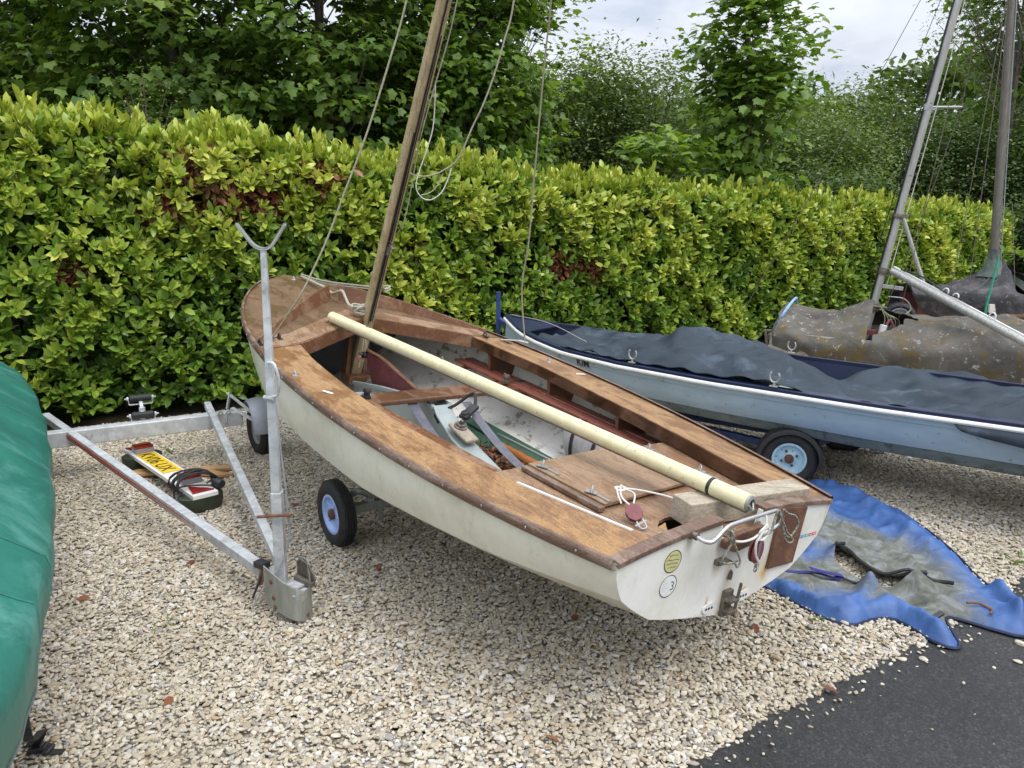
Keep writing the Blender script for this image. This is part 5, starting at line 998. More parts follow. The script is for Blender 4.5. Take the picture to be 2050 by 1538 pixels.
# post and crutch
pb = np.array([-.985, 3.03, .13]); pt = np.array([-.965, 3.03, 1.545])
pt[0] = -.965
g = G(); g.beam(pb+[0, 0, -.05], pb+(pt-pb)*.30, .046, .042, up=(0, 1, 0)); add('lower_post', g, 'galv', tl, bevel=.005)
g = G(); rows_ = [[pb+(pt-pb)*q+np.array([sx*w, sy*w, 0]) for sx, sy in ((-1, -1), (1, -1), (1, 1), (-1, 1), (-1, -1))] for q, w in ((.22, .017), (.31, .018), (.6, .0155), (1, .0105))]; g.grid(rows_); post = add('upper_post', g, 'galv', tl, bevel=.004)
g = G(); rows = []
cv_ = [(-.096, .098), (-.084, .082), (-.048, .032), (-.024, .012), (0, .006), (.024, .012), (.045, .034), (.080, .086), (.090, .100)]
for x, z in smoothpath([(x, 0, z) for x, z in cv_], 5)[:, ::2]:
    rows.append([(pt[0]+x, pt[1]-.016, pt[2]+z), (pt[0]+x, pt[1]+.016, pt[2]+z)])
g.slab(rows, .006); crv = add('crutch', g, 'galv', tl)
g = G(); g.slab([[(p[0], p[1]-.002 if k == 0 else p[1]+.002, p[2]+.005) for k, p in enumerate(r_)] for r_ in rows], .005); add('crutch_pad', g, 'galv_dull', crv)
g = G()
for q in (.995, .55, .62): c = pb+(pt-pb)*q; 
g.tube([pb+(pt-pb)*.585+[-.028, -.0, 0], pb+(pt-pb)*.585+[.02, -.03, 0]], .010, 8)
g.tube(smoothpath([pb+(pt-pb)*.675+[.0, -.022, .02], pb+(pt-pb)*.675+[.03, -.04, .015], pb+(pt-pb)*.64+[.045, -.04, 0], pb+(pt-pb)*.60+[.035, -.03, 0], pb+(pt-pb)*.59+[.01, -.03, 0]], 5), .0065, 8)
add('hook', g, 'galv', post, smooth=True)
g = G(); c = pb+(pt-pb)*.235; g.tube([c+[-.075, -.04, -.004], c+[.072, -.045, .008]], .007, 8); add('pin', g, 'rust', tl, smooth=True)
g = G(); q = pb+(pt-pb)*.585+[.025, -.03, 0]; g.tube(smoothpath([q, q+[.01, -.01, -.2], q+[.02, 0, -.45], pb+[.05, -.03, .42], pb+[.055, -.03, .25], pb+[.02, -.035, .12], pb+[-.05, -.05, .03], pb+[-.11, -.06, -.07]], 6), .0035, 6); add('cable', g, 'galv_grey', tl, smooth=True)
# coupling
g = G(); a_ = nrm([.83, -.55, 0]); n_ = np.array([-a_[1], a_[0], 0]); pl = []
U = [(0, -.062), (.06, -.062), (.12, -.060), (.165, -.040), (.182, 0), (.165, .040), (.12, .060), (.075, .062)]
o_ = np.array([-1.005, 3.035, 0])
path = smoothpath([(o_[0]+a_[0]*u+n_[0]*v, o_[1]+a_[1]*u+n_[1]*v, 0) for u, v in U], 4); m = len(path); rows = []
for k, p in enumerate(path):
    f = k/(m-1); top = .245-.085*min(1, f*1.9) if f < .72 else .16+.10*min(1, (f-.72)/.1); bot = .075-.062*min(1, f*1.6) if f < .7 else .02
    rows.append([(p[0], p[1], top), (p[0], p[1], (top+bot)/2), (p[0], p[1], bot)])
g.slab(rows, .005, (n_[0], n_[1], 0)); cpl = add('coupling', g, 'galv_dull', tl, smooth=True, sharp=50)
g = G(); c = o_+a_*.10; g.box((c[0], c[1], .145), (.13, .105, .006), [a_, n_, [0, 0, 1]]); g.box((c[0]+.02, c[1]+.01, .158), (.06, .07, .008), [a_, n_, [0, 0, 1]]); add('coupling_plate', g, 'galv', cpl)
g = G(); c = o_+a_*.12+n_*.05; g.prism([c+a_*u+np.array([0, 0, z]) for u, z in ((-.05, .15), (.055, .15), (.055, .20), (.03, .235), (-.02, .255), (-.05, .24))], n_*.006); g.beam(c+a_*(-.045)+n_*(-.015)+[0, 0, .175], c+a_*.06+n_*(-.015)+[0, 0, .165], .02, .02); add('side_bracket', g, 'tarnish', cpl, bevel=.002)
g = G()
for u, z in ((.045, .185), (.055, .115), (.062, .075)): g.lathe(o_+a_*u-n_*.060+np.array([0, 0, z]), -n_, [(.010, 0), (.010, .010), (.001, .012)], 6)
g.lathe(o_+a_*.178+np.array([0, 0, .045]), a_, [(.008, .0), (.008, .006), (.001, .007)], 10); add('bolt', g, 'rust', cpl)
g = G(); c = np.array([-1.085, 3.09, .20]); g.box(c, (.06, .045, .028), [a_, n_, [0, 0, 1]]); g.tube(smoothpath([c, c+[.01, -.03, -.02], c+[-.005, -.05, -.07], c+[-.03, -.06, -.13]], 5), .006, 6); add('clamp', g, 'blackplastic', tl, bevel=.003)
g = G(); g.prism([c+[.0, -.03, -.01], c+[.028, -.03, -.005], c+[.012, -.045, -.075], c+[-.012, -.045, -.082]], (0, .004, 0)); add('rusty_tab', g, 'rust', tl)
# wheel, mudguard
wc = np.array([-1.80, 5.30, .185]); wheel(wc, nrm([.80, .60, 0]), .185, .10, .105, 'galv_grey', tl, hub='tarnish')
g = G(); rows = []
for a in np.linspace(.10, 2.45, 22):
    d = -bn*math.cos(a)+np.array([0, 0, math.sin(a)]); R0 = .222; rows.append([wc+d*(R0-.012)-bd*.080+bd*.0, wc+d*R0-bd*.066, wc+d*(R0+.008), wc+d*R0+bd*.066, wc+d*(R0-.012)+bd*.080])
g.slab(rows, .004, (0, 0, 1)); mg = add('mudguard', g, 'galv_grey', tl, smooth=True, sharp=40)
g = G(); g.beam(br+[-.06, -.02, .07], wc-bn*.22+bd*.05+[0, 0, .03], .035, .008); g.beam(br+[-.10, .0, .06], br+[-.08, .02, .17], .035, .008, up=(1, 0, 0)); g.beam(br+[-.10, .02, .17], wc-bn*.20+bd*.05+[0, 0, .04], .025, .008); add('guard_stay', g, 'galv', mg)
g = G()
for dx in (0, .05):
    c = br-bd*(.16-dx)-bn*.05; g.tube(smoothpath([c+[0, 0, -.01], c+[0, 0, .05], c+bd*.008+[0, 0, .07], c+bd*.03+[0, 0, .055]], 4), .007, 7)
add('cable_hook', g, 'galv', tl, smooth=True)
# roller cradle on the beam
g = G(); c = np.array([-2.47, 4.98, .345]); dn = -bn
p1, p2 = c+[0, 0, .125]+bn*.09, c+dn*.03+[0, 0, .035]
g.beam(c+[0, 0, .0], c+[0, 0, .08], .03, .03, up=(1, 0, 0)); g.beam(p1-[0, 0, .03], p2, .022, .03)
for p in (p1, p2):
    for s_ in (-1, 1): g.beam(p+bd*s_*.072+[0, 0, -.04], p+bd*s_*.072+[0, 0, .012], .02, .005, up=(1, .5, 0)); g.lathe(p+bd*s_*.074, bd*s_, [(.014, 0), (.014, .008), (.005, .012), (.005, .022), (.001, .023)], 10)
    g.beam(p-bd*.072-[0, 0, .04], p+bd*.072-[0, 0, .04], .03, .006)
rc = add('roller_cradle', g, 'galv', tl, bevel=.002)
for p in (p1, p2):
    g = G(); g.lathe(p, bd, [(.004, -.064), (.021, -.064), (.024, -.055), (.022, 0), (.024, .055), (.021, .064), (.004, .064)], 22); add('roller', g, 'black', rc, smooth=True, sharp=50)
# ================================================================ LIGHT BOARD on its two floats
A0, A1 = np.array([-2.655, 5.03, .125]), np.array([-1.80, 4.10, .135]); d = nrm(A1-A0); up_ = np.array([0, 0, 1.]); n_ = nrm(np.cross(up_, d)); W_ = .145; LB = np.linalg.norm(A1-A0)
lb = thing('trailer_light_board', 'white trailer light board with red lamps and yellow number plate lying on the gravel', 'light board', (-2.2, 4.5, .1))
P_ = lambda u, v, z=0: A0+d*u+n_*v+up_*z
g = G(); g.box(P_(LB/2, W_/2, -.012), (LB, W_, .006), [d, n_, up_])
for v in (.002, W_-.002): g.box(P_(LB/2, v, -.019), (LB, .004, .024), [d, n_, up_])
for u in (.002, .35, .75, LB-.002): g.box(P_(u, W_/2, -.022), (.004, W_, .02), [d, n_, up_])
for v in (.02, .04, .105, .125): g.box(P_(LB-.02, v, -.022), (.04, .003, .02), [d, n_, up_])
g.box(P_(LB-.012, W_/2, -.031), (.024, W_, .003), [d, n_, up_])
brd = add('board', g, 'white', lb, bevel=.0015)
g = G(); g.box(P_(.47, W_/2+.004, -.006), (.52, .112, .003), [d, n_, up_]); pl_ = add('number_plate', g, 'plate', lb, bevel=.002)
text_geo('KV06 UX', .118, P_(.225, .030, -.0038), d, n_, 'ink', pl_, 'plate_lettering', font_offset=.001)
def tri(u, s, nm='reflector'):
    g = G(); g.prism([P_(u, .012, -.007), P_(u+s*.135, .055 if s > 0 else .035, -.007), P_(u, W_-.008, -.007)], up_*.008); add(nm, g, 'redlens', lb, bevel=.002)
tri(.012, 1); tri(LB-.035, -1)
def lamp(u, order):
    g = G(); g.box(P_(u, W_/2+.010, .008), (.098, .115, .034), [d, n_, up_]); lm = add('lamp', g, 'clearlens', lb, bevel=.004)
    for (du, w, mtx) in order: g = G(); g.box(P_(u+du, W_/2+.010, .034), (w, .112, .020), [d, n_, up_]); add('lamp_lens', g, mtx, lm, bevel=.006)
lamp(.155, ((-.028, .038, 'amber'), (.020, .055, 'redlens'))); lamp(LB-.27, ((-.022, .055, 'amber'), (.028, .038, 'redlens')))
# cable coil wound round the board
pts = []
r = random.Random(3)
for k in range(0, 9*16):
    a = k/16*2*math.pi; j = k//16; u = LB-.205+.012*j-.04*math.sin(a*.5)+.01*math.sin(a*1.7+j); pts.append(P_(u+.03*math.cos(a), W_/2+(.105+.006*(j % 3))*math.cos(a), .018+(.062+.005*(j % 4))*math.sin(a)))
g = G(); g.tube(pts, .0048, 6); g.tube(smoothpath([pts[-1], P_(LB-.12, .02, .02), P_(LB-.20, -.03, -.02), P_(LB-.16, -.04, -.10), P_(LB-.08, -.02, -.115)], 6), .005, 6); cc = add('cable_coil', g, 'black', lb, smooth=True)
g = G(); q0, q1 = P_(LB-.10, W_+.01, .03), P_(LB-.03, W_+.035, .012); g.lathe(q0, nrm(q1-q0), [(.001, 0), (.016, .002), (.018, .03), (.026, .034), (.027, .075), (.020, .08), (.001, .081)], 16); add('plug', g, 'blackplastic', cc, smooth=True, sharp=50)
def pot(u, label):
    c = P_(u, W_/2, 0); c[2] = .012; g = G(); rows = []
    for z, s_ in ((0, .82), (.01, .92), (.05, .98), (.088, 1.0), (.092, .94)):
        rows.append([c+d*.085*s_*math.copysign(abs(math.cos(a))**.8, math.cos(a))+n_*.125*s_*math.copysign(abs(math.sin(a))**.8, math.sin(a))+up_*z for a in np.linspace(0, 2*math.pi, 33)])
    g.grid(rows); g.put(rows[-1][:-1], [tuple(range(32))]); add('float', g, 'pot', None, label, smooth=True, sharp=40, cat='float', group='dark plastic floats under the light board')
pot(.155, 'dark green plastic tub under the far end of the light board'); pot(LB-.085, 'dark green plastic tub under the near end of the light board, below the cable coil')
bt = thing('forked_timber', 'orange brown timber offcut with a forked end lying under the light board', 'timber offcut', (-2.2, 4.6, .02))
g = G(); g.prism([(-2.50, 4.74, .055), (-2.42, 4.70, .055), (-2.08, 4.74, .050), (-1.86, 4.71, .045), (-1.80, 4.75, .045), (-1.98, 4.80, .048), (-1.93, 4.83, .048), (-1.80, 4.86, .048), (-1.84, 4.90, .048), (-2.02, 4.89, .05), (-2.15, 4.82, .05), (-2.44, 4.80, .055)], (0, 0, -.020)); add('board', g, 'scrap_wood', bt, bevel=.003)
# ================================================================ GREEN COVERED BOAT (left edge)
gb = thing('covered_boat', 'dinghy under a taut green waterproof cover at the left edge', 'covered boat', (-2.5, 2.8, .15))
ga = nrm([-.529, .849, 0]); gn = np.array([-.849, -.529, 0]); gc = np.array([-2.562, 2.976, 0]); GL, GW = 3.11, .581
def gpt(t, v, k):                                    # t -1 near .. 1 far ; v -1 right .. 1 left
    tt = (t+1)/2; pl = (1-abs(t)**3.0)**.62; w = GW*pl
    return w
rows = []
for t in np.linspace(-.985, .985, 60):
    w = GW*(1-abs(t)**2.6)**.60; ridge = .98+.04*math.cos(t*5)-.10*abs(t)**3; edge = .675; row = []
    for v in np.linspace(-1, 1, 27):
        z = edge+(ridge-edge)*(1-abs(v)**1.7)+.010*math.sin(t*23+abs(v)*6)*abs(v)+.008*math.sin(t*9+v*4)
        row.append(gc+ga*(t*GL)+gn*(-v*-w)+np.array([0, 0, z]))
    R0 = row[0]; L0 = row[-1]
    def skirt(p, s_):
        o = []
        for f, dz_ in ((1.012, -.04), (1.0, -.12), (.955, -.20), (.88, -.27), (.80, -.31)):
            q = gc+ga*(t*GL)+gn*(s_*w*(f+.012*math.sin(t*31+f*20)+.008*math.sin(t*67))); q = q+np.array([0, 0, edge+dz_]); o.append(q)
        return o
    rows.append(skirt(R0, -1)[::-1]+row+skirt(L0, 1))
A = rumple(rows, 2.2, .014, .3, 9); g = G(); g.grid(A); cvr = add('cover', g, 'green_cover', gb, smooth=True, sharp=180)
cvr.modifiers.new('thick', 'SOLIDIFY').thickness = .004
g = G(); g.tube([A[i][2]+(A[i][2]-A[i][12])*.006 for i in range(1, 59)], .004, 6); add('hem_seam', g, 'greygreen_cover', cvr, smooth=True)
for k in (14, 17, 33, 46):
    g = G(); g.tube([A[k][j]+np.array([0, 0, .002]) for j in range(3, 30)], .0035, 6); add('fold_seam', g, 'green_cover', cvr, smooth=True)
g = G(); rows = []
for t in np.linspace(-.93, .93, 30):
    w = GW*(1-abs(t)**2.6)**.60*.86; rows.append([gc+ga*(t*GL)+gn*(v*w)+np.array([0, 0, .20+.20*abs(v)**2+.06*t*t]) for v in np.linspace(-1, 1, 13)])
g.grid(rows); add('hull', g, 'skiff_low', gb, smooth=True, sharp=180)
g = G(); k = 13; e_ = A[k][1]; g.slab([[p+np.array([dx, dx*.4, 0]) for dx in (-.011, .011)] for p in smoothpath([e_+[.01, -.0, .06], e_+[.02, -.005, -.05], (-1.40, 2.02, .18), (-1.50, 2.13, .05), (-1.56, 2.16, .016), (-1.63, 2.14, .014), (-1.80, 2.05, .012)], 5)], .0025, (0, 1, 0))
g.slab([[np.array(p)+np.array([0, dy, 0]) for dy in (-.012, .012)] for p in smoothpath([(-1.55, 2.15, .03), (-1.50, 2.14, .045), (-1.46, 2.12, .03), (-1.42, 2.13, .02)], 4)], .003)
stp = add('strap', g, 'black', gb); g = G(); g.box((-1.50, 2.13, .03), (.055, .035, .02), [nrm([1, .2, .1]), nrm([-.2, 1, 0]), [0, 0, 1]]); g.box((-1.46, 2.12, .035), (.02, .045, .012)); add('buckle', g, 'blackplastic', stp, bevel=.004)
g = G(); g.beam(gc-ga*.55+gn*.4+[0, 0, .19], gc-ga*.55-gn*.36+[0, 0, .19], .05, .05); g.beam(gc-ga*1.8+[0, 0, .16], gc+ga*2.0+[0, 0, .2], .06, .06); add('trolley_frame', g, 'galv_dull', gb)
for off in ((-.55, .36), ): wheel(gc+ga*off[0]-gn*off[1]+[0, 0, .18], -gn, .18, .09, .09, 'galv_grey', gb)
# ================================================================ BLUE COVER ON THE GROUND
TP = [(1.72, 4.75), (1.85, 4.70), (2.02, 4.49), (2.16, 4.32), (2.22, 4.09), (2.24, 3.91), (2.23, 3.63), (2.19, 3.35), (2.19, 3.22), (2.23, 3.13), (2.20, 3.02), (2.16, 2.92), (2.07, 2.81), (1.98, 2.86), (1.90, 2.93), (1.84, 2.96), (1.81, 2.90), (1.77, 2.745), (1.72, 2.73), (1.67, 2.79), (1.645, 2.88), (1.60, 2.95), (1.50, 2.94), (1.42, 2.90), (1.34, 2.93), (1.28, 3.01), (1.22, 3.12), (1.14, 3.26), (1.02, 3.42), (1.0, 3.75), (1.12, 4.1), (1.35, 4.4), (1.55, 4.62)]
HOL = [(1.60, 3.55), (1.65, 3.50), (1.65, 3.38), (1.71, 3.27), (1.80, 3.225), (1.86, 3.205), (1.74, 3.17), (1.64, 3.205), (1.585, 3.32), (1.565, 3.45)]
def dens(P, st=.03, closed=True):
    o = []
    Q = P+[P[0]] if closed else P
    for a, b in zip(Q, Q[1:]):
        k = max(1, int(math.hypot(b[0]-a[0], b[1]-a[1])/st)); o += [(a[0]+(b[0]-a[0])*i/k, a[1]+(b[1]-a[1])*i/k) for i in range(k)]
    return o
def inside(p, poly):
    c = False; n = len(poly); j = n-1
    for i in range(n):
        if (poly[i][1] > p[1]) != (poly[j][1] > p[1]) and p[0] < (poly[j][0]-poly[i][0])*(p[1]-poly[i][1])/(poly[j][1]-poly[i][1]+1e-12)+poly[i][0]: c = not c
        j = i
    return c
tpo = [(x, y) for x, y, _ in smoothpath([(x, y, 0) for x, y in TP+[TP[0]]], 5)[:-1]]; hpo = [(x, y) for x, y, _ in smoothpath([(x, y, 0) for x, y in HOL+[HOL[0]]], 3)[:-1]]
tpo = dens(tpo); hpo = dens(hpo); inner = []
sa = np.array(tpo+hpo)
for i in range(60):
    for j in range(95):
        q = (.97+i*.022+random.uniform(-.006, .006), 2.70+j*.022+random.uniform(-.006, .006))
        if inside(q, tpo) and not inside(q, hpo) and np.min(np.hypot(sa[:, 0]-q[0], sa[:, 1]-q[1])) > .012: inner.append(q)
allp = [Vector(q) for q in tpo+hpo+inner]; no, nh = len(tpo), len(hpo)
co, ed, fa, *_ = geometry.delaunay_2d_cdt(allp, [(i, (i+1) % no) for i in range(no)]+[(no+i, no+(i+1) % nh) for i in range(nh)], [], 1, 1e-7)
C2 = np.array([[c[0], c[1]] for c in co]); fs = [f for f in fa if not inside(C2[list(f)].mean(0), hpo)]
def segd(P, poly, closed=False):
    d = np.full(len(P), 9.); Q = poly+[poly[0]] if closed else poly
    for a, b in zip(Q, Q[1:]):
        a = np.array(a[:2]); b = np.array(b[:2]); ab = b-a; t = np.clip(((P-a)@ab)/(ab@ab+1e-12), 0, 1); d = np.minimum(d, np.hypot(*(P-(a+t[:, None]*ab)).T))
    return d
ez = segd(C2, tpo, True); hz_ = segd(C2, hpo, True); z = .018+.020*np.clip(ez/.05, 0, 1)
def ridge(pl, h, w): 
    global z
    z = z+h*np.exp(-(segd(C2, pl)/w)**2)*np.clip(ez/.035, .15, 1)
ridge([(1.20, 3.18), (1.33, 3.03), (1.45, 3.02), (1.55, 3.10), (1.60, 3.17)], .04, .022); ridge([(1.60, 3.17), (1.64, 3.05), (1.69, 2.93), (1.73, 2.80)], .045, .028); ridge([(1.46, 2.96), (1.58, 3.00)], .03, .04)
ridge([(1.80, 3.20), (1.82, 3.05), (1.86, 2.98)], .05, .04); ridge([(1.74, 3.18), (1.95, 3.12), (2.08, 2.98), (2.12, 2.88)], .04, .022); ridge([(2.16, 3.16), (2.15, 3.00), (2.10, 2.88)], .06, .03)
ridge([(1.95, 4.6), (2.05, 4.2), (2.10, 3.8), (2.08, 3.4)], .05, .06); ridge([(1.6, 4.4), (1.75, 4.0), (1.9, 3.5), (1.95, 3.3)], .025, .03); ridge([(1.3, 3.9), (1.5, 3.7), (1.62, 3.58)], .04, .03); ridge([(1.60, 3.56), (1.66, 3.50), (1.66, 3.38), (1.72, 3.27), (1.85, 3.22)], .035, .018)
for k in range(9):
    a = (1.15+.95*random.random(), 2.95+1.6*random.random()); b = (a[0]+random.uniform(-.3, .3), a[1]+random.uniform(-.35, .35)); ridge([a, b], random.uniform(.008, .02), random.uniform(.012, .025))
z = z+.006*np.sin(C2[:, 0]*31+np.sin(C2[:, 1]*17)*2)*np.sin(C2[:, 1]*23)+.004*np.sin(C2[:, 0]*70+C2[:, 1]*40)
z = z+np.array([.020*((1-min(1, abs(mn_.noise(Vector((x*5, y*6, 2)))*3.2))**1)**3)+.010*(1-min(1, abs(mn_.noise(Vector((x*17, y*13, 5)))*2.3)))**4 for x, y in C2])*np.clip(ez/.05, 0, 1)
z[:no] = .012
dgrey = segd(C2, [(1.15, 3.35), (1.45, 3.3), (1.6, 3.35), (1.75, 3.3), (1.86, 3.2)]); dg2 = segd(C2, [(1.35, 4.2), (1.6, 3.9), (1.8, 3.6), (1.85, 3.3), (1.74, 3.02)])
tone = np.clip(1.05-np.minimum(dgrey/.34, dg2/.38), 0, 1)*np.clip((segd(C2, [(1.14, 3.26), (1.28, 3.0), (1.42, 2.9), (1.6, 2.95), (1.66, 2.8)])-.05)/.07, 0, 1)
g = G(); g.put(np.column_stack([C2, z]), fs); tarp = add('boat_cover', g, 'tarp', None, 'crumpled blue boat cover with grey algae patches lying on the gravel at the right', smooth=True, sharp=180, cat='boat cover')
at = tarp.data.attributes.new('tone', 'FLOAT', 'POINT'); at.data.foreach_set('value', tone.astype(np.float32))
tarp.modifiers.new('thick', 'SOLIDIFY').thickness = .004; sb = tarp.modifiers.new('subsurf', 'SUBSURF'); sb.levels = 1; sb.render_levels = 1
zt_ = lambda x, y: float(z[np.argmin(np.hypot(C2[:, 0]-x, C2[:, 1]-y))])
def ontarp(pts, dz_=.006): return [(x, y, zt_(x, y)+dz_) for x, y in pts]
g = G(); g.slab([[(x, y+w, zz) for w in (-.013, .013)] for x, y, zz in smoothpath(ontarp([(1.18, 3.42), (1.30, 3.34), (1.40, 3.30), (1.47, 3.23)], .008), 4)], .003); g.slab([[(x, y+w, zz) for w in (-.016, .016)] for x, y, zz in smoothpath([(1.38, 3.30, zt_(1.38, 3.3)+.03), (1.44, 3.27, zt_(1.44, 3.27)+.035), (1.50, 3.22, zt_(1.5, 3.22)+.02), (1.47, 3.23, zt_(1.47, 3.23)+.008)], 4)], .003); add('webbing_strap', g, 'violet', tarp)
g = G(); g.tube(smoothpath(ontarp([(1.50, 3.22), (1.56, 3.20), (1.60, 3.22)], .008), 4), .006, 6); add('cord_end', g, 'black', tarp, smooth=True)
g = G(); g.tube(smoothpath([(x, y, zt_(x, y)+.004) for x, y in HOL[:6]], 4), .008, 6); g.tube(smoothpath(ontarp([(1.86, 3.205), (1.90, 3.19), (1.94, 3.17), (1.96, 3.145)], .02), 4), .009, 6); g.box((1.62, 3.54, zt_(1.62, 3.53)+.012), (.05, .022, .010), [nrm([1, -.4, .3]), nrm([.4, 1, 0]), [0, 0, 1]]); g.box((1.84, 3.20, zt_(1.84, 3.21)+.012), (.05, .022, .010), [nrm([1, -.3, 0]), nrm([.3, 1, 0]), [0, 0, 1]]); add('hem_buckle', g, 'black', tarp, smooth=True, sharp=40)
g = G(); g.tube(smoothpath(ontarp([(1.93, 2.99), (1.99, 3.0), (2.02, 2.96), (1.99, 2.92)], .012), 5), .005, 6); add('drawcord', g, 'rust', tarp, smooth=True)
g = G(); g.tube([(tpo[i % no][0], tpo[i % no][1], .018) for i in range(0, no+1, 2)], .007, 6); add('bound_hem', g, 'navy', tarp, smooth=True)
g = G(); g.box((1.76, 2.90, zt_(1.76, 2.9)+.01), (.05, .025, .012), [nrm([1, .3, .4]), nrm([-.3, 1, 0]), [0, 0, 1]]); add('hem_buckle', g, 'blackplastic', tarp, bevel=.003)
# ================================================================ BLUE ROWING SKIFF
ya = R_(-39.5); U_ = np.array([math.cos(ya), math.sin(ya), 0]); V_ = np.array([-math.sin(ya), math.cos(ya), 0]); SO = np.array([-.05, 6.72, 0]); SL = 5.2
sbw = lambda u: float(np.interp(u, [0, .12, .3, .6, 1.0, 1.5, 2.2, 3.2, 4.2, 5.2], [.012, .10, .22, .375, .51, .585, .61, .60, .54, .44]))
szz = lambda u: float(np.interp(u, [0, .4, .9, 1.5, 2.2, 3.2, 4.2, 5.2], [.815, .74, .688, .660, .640, .626, .62, .635]))
skiff = thing('rowing_skiff', 'pale blue rowing skiff lettered KIM with navy gunwale and slate cover', 'rowing boat', SO+[0, 0, 0])
SP = lambda u, v, z_: SO+U_*u+V_*v+np.array([0, 0, z_])
us = np.concatenate([[0, .05, .12, .2], np.linspace(.3, SL, 46)])
def ss_(u, s_):
    b = sbw(u); z0 = szz(u); dp = float(np.interp(u, [0, .5, 1.2, 5.2], [.40, .40, .40, .40])); k2 = float(np.interp(u, [0, .4, 1.2, 5.2], [.3, .62, .72, .74]))
    return [SP(u, s_*b, z0), SP(u, s_*b*.965, z0-.07), SP(u, s_*b*.94, z0-.075), SP(u, s_*b*.90, z0-.16), SP(u, s_*b*(.80 if u > .5 else .74), z0-.235)], [SP(u, s_*b*(.795 if u > .5 else .735), z0-.238), SP(u, s_*b*k2, z0-.30), SP(u, s_*b*.40, z0-.36), SP(u, 0, z0-dp)]
g = G()
for s_ in (1, -1): g.grid([ss_(u, s_)[0] for u in us], flip=s_ > 0)
sh_ = add('hull', g, 'skiff', skiff, smooth=True, sharp=30)
g = G()
for s_ in (1, -1): g.grid([ss_(u, s_)[1] for u in us], flip=s_ > 0)
g.put([p for p in ss_(SL, 1)[0]+ss_(SL, 1)[1]]+[p for p in (ss_(SL, -1)[0]+ss_(SL, -1)[1])[::-1][1:]], [tuple(range(17))]); add('lower_hull', g, 'skiff_low', sh_, smooth=True, sharp=30)
for s_ in (1, -1):
    g = G(); g.slab([[SP(u, s_*(sbw(u)-.045*min(1, sbw(u)/.05)), szz(u)+.018), SP(u, s_*(sbw(u)+.006), szz(u)+.012)] for u in us], .034); add('gunwale', g, 'navy', skiff, bevel=.004)
    g = G(); g.tube([SP(u, s_*(sbw(u)+.010), szz(u)-.022) for u in us], .014, 8, flat=1.0); add('rubbing_strip', g, 'white_trim', skiff, smooth=True)
    g = G(); g.grid([[SP(u, s_*(sbw(u)-.046*min(1, sbw(u)/.05)), szz(u)-.01), SP(u, s_*(sbw(u)*.95-.04*min(1, sbw(u)/.05)), szz(u)-.13)] for u in us]); add('inner_strake', g, 'navy', skiff)
    g = G(); g.grid([[SP(u, s_*(sbw(u)*.95-.041*min(1, sbw(u)/.05)), szz(u)-.128), SP(u, s_*sbw(u)*.68, szz(u)-.24), SP(u, 0, szz(u)-.30)] for u in us]); add('inner_hull', g, 'skiff_in', skiff, smooth=True)
g = G(); g.beam(SP(2.55, .2, .50), SP(2.55, .52, .50), .22, .02) ; g.beam(SP(2.2, -.45, .47), SP(2.2, .50, .47), .20, .02); add('seat', g, 'skiff_in', skiff)
g = G(); A = []
for u in np.linspace(.04, .42, 8): b = sbw(u)-.02; A.append([SP(u, v*max(b, .004), szz(u)+.004) for v in (-1, 0, 1)])
g.slab(A, .01); add('bow_deck', g, 'navy', skiff)
# lettering on the bow
b1_, b2_ = ss_(1.11, -1)[0], ss_(1.30, -1)[0]; ux = nrm(b2_[1]-b1_[1]); uy = nrm(b1_[1]-b1_[4])
oo = SP(1.11, -sbw(1.11)*.950, szz(1.11)-.088)-V_*.009
text_geo('KIM', .074, oo, ux, nrm(np.array([0, 0, 1.])-V_*.25), 'ink', sh_, 'name_lettering', font_offset=.0008, thick=.002)
# cover draped over thwarts and oars
FOLDS = [((1.85, .1), (1.15, -.85), .030, .035), ((1.85, .1), (1.55, -.95), .022, .03), ((1.95, .0), (2.45, -.95), .028, .035), ((1.9, .2), (1.0, .3), .03, .05), ((2.1, .2), (3.0, -.6), .035, .04), ((.7, -.2), (1.3, -.9), .014, .03),
         ((4.2, .1), (3.2, -.75), .04, .04), ((4.2, .0), (3.7, -1), .03, .035), ((4.3, 0), (4.7, -1), .03, .035), ((4.2, .2), (3.1, .55), .04, .05), ((3.3, .2), (2.7, -.9), .03, .03), ((4.3, .1), (5.1, .3), .03, .05), ((3.0, .3), (3.7, -.1), .025, .03)]
def covz(u, v):                                      # v -1 near .. 1 far
    z0 = szz(u)
    hump = .155*math.exp(-((u-1.85)/.42)**2)*(1-abs(v+.05)**2.2)+.09*math.exp(-((u-2.45)/.3)**2)*(1-abs(v+.2)**2)+.24*math.exp(-((u-4.25)/.30)**2)*(1-abs(v)**1.1)+.12*math.exp(-((u-4.7)/.5)**2)*(1-v*v)
    sag = -.07*(1-v*v)*math.exp(-((u-1.05)/.35)**2)-.10*math.exp(-((u-3.3)/.42)**2)*(1-abs(v)**2)-.03*(1-v*v)
    fold = .014*math.sin(9*v+u*3.1)*math.sin(u*7+v*2)+.010*math.sin(u*19+5*v)*math.exp(-((v+.1)/.8)**2)+.008*math.sin(u*33-11*v)+.018*abs(math.sin(u*2.3-v*2.2+.6))**3*(1-v*v)
    for (ua, va), (ub, vb), hh, ww in FOLDS:
        dx_, dy_ = ub-ua, (vb-va)*.6; t_ = max(0, min(1, ((u-ua)*dx_+(v-va)*.6*dy_)/(dx_*dx_+dy_*dy_))); fold += hh*math.exp(-(((u-ua-t_*dx_)**2+((v-va)*.6-t_*dy_)**2)**.5/ww)**1.3)
    far = -.17*np.clip((v-.25)/.4, 0, 1)*math.exp(-((u-2.56)/.24)**4)+(.02 if u < 1.3 else 0)
    return z0+.028+hump+sag+fold+far
uu = np.linspace(.62, 5.26, 120); A = []
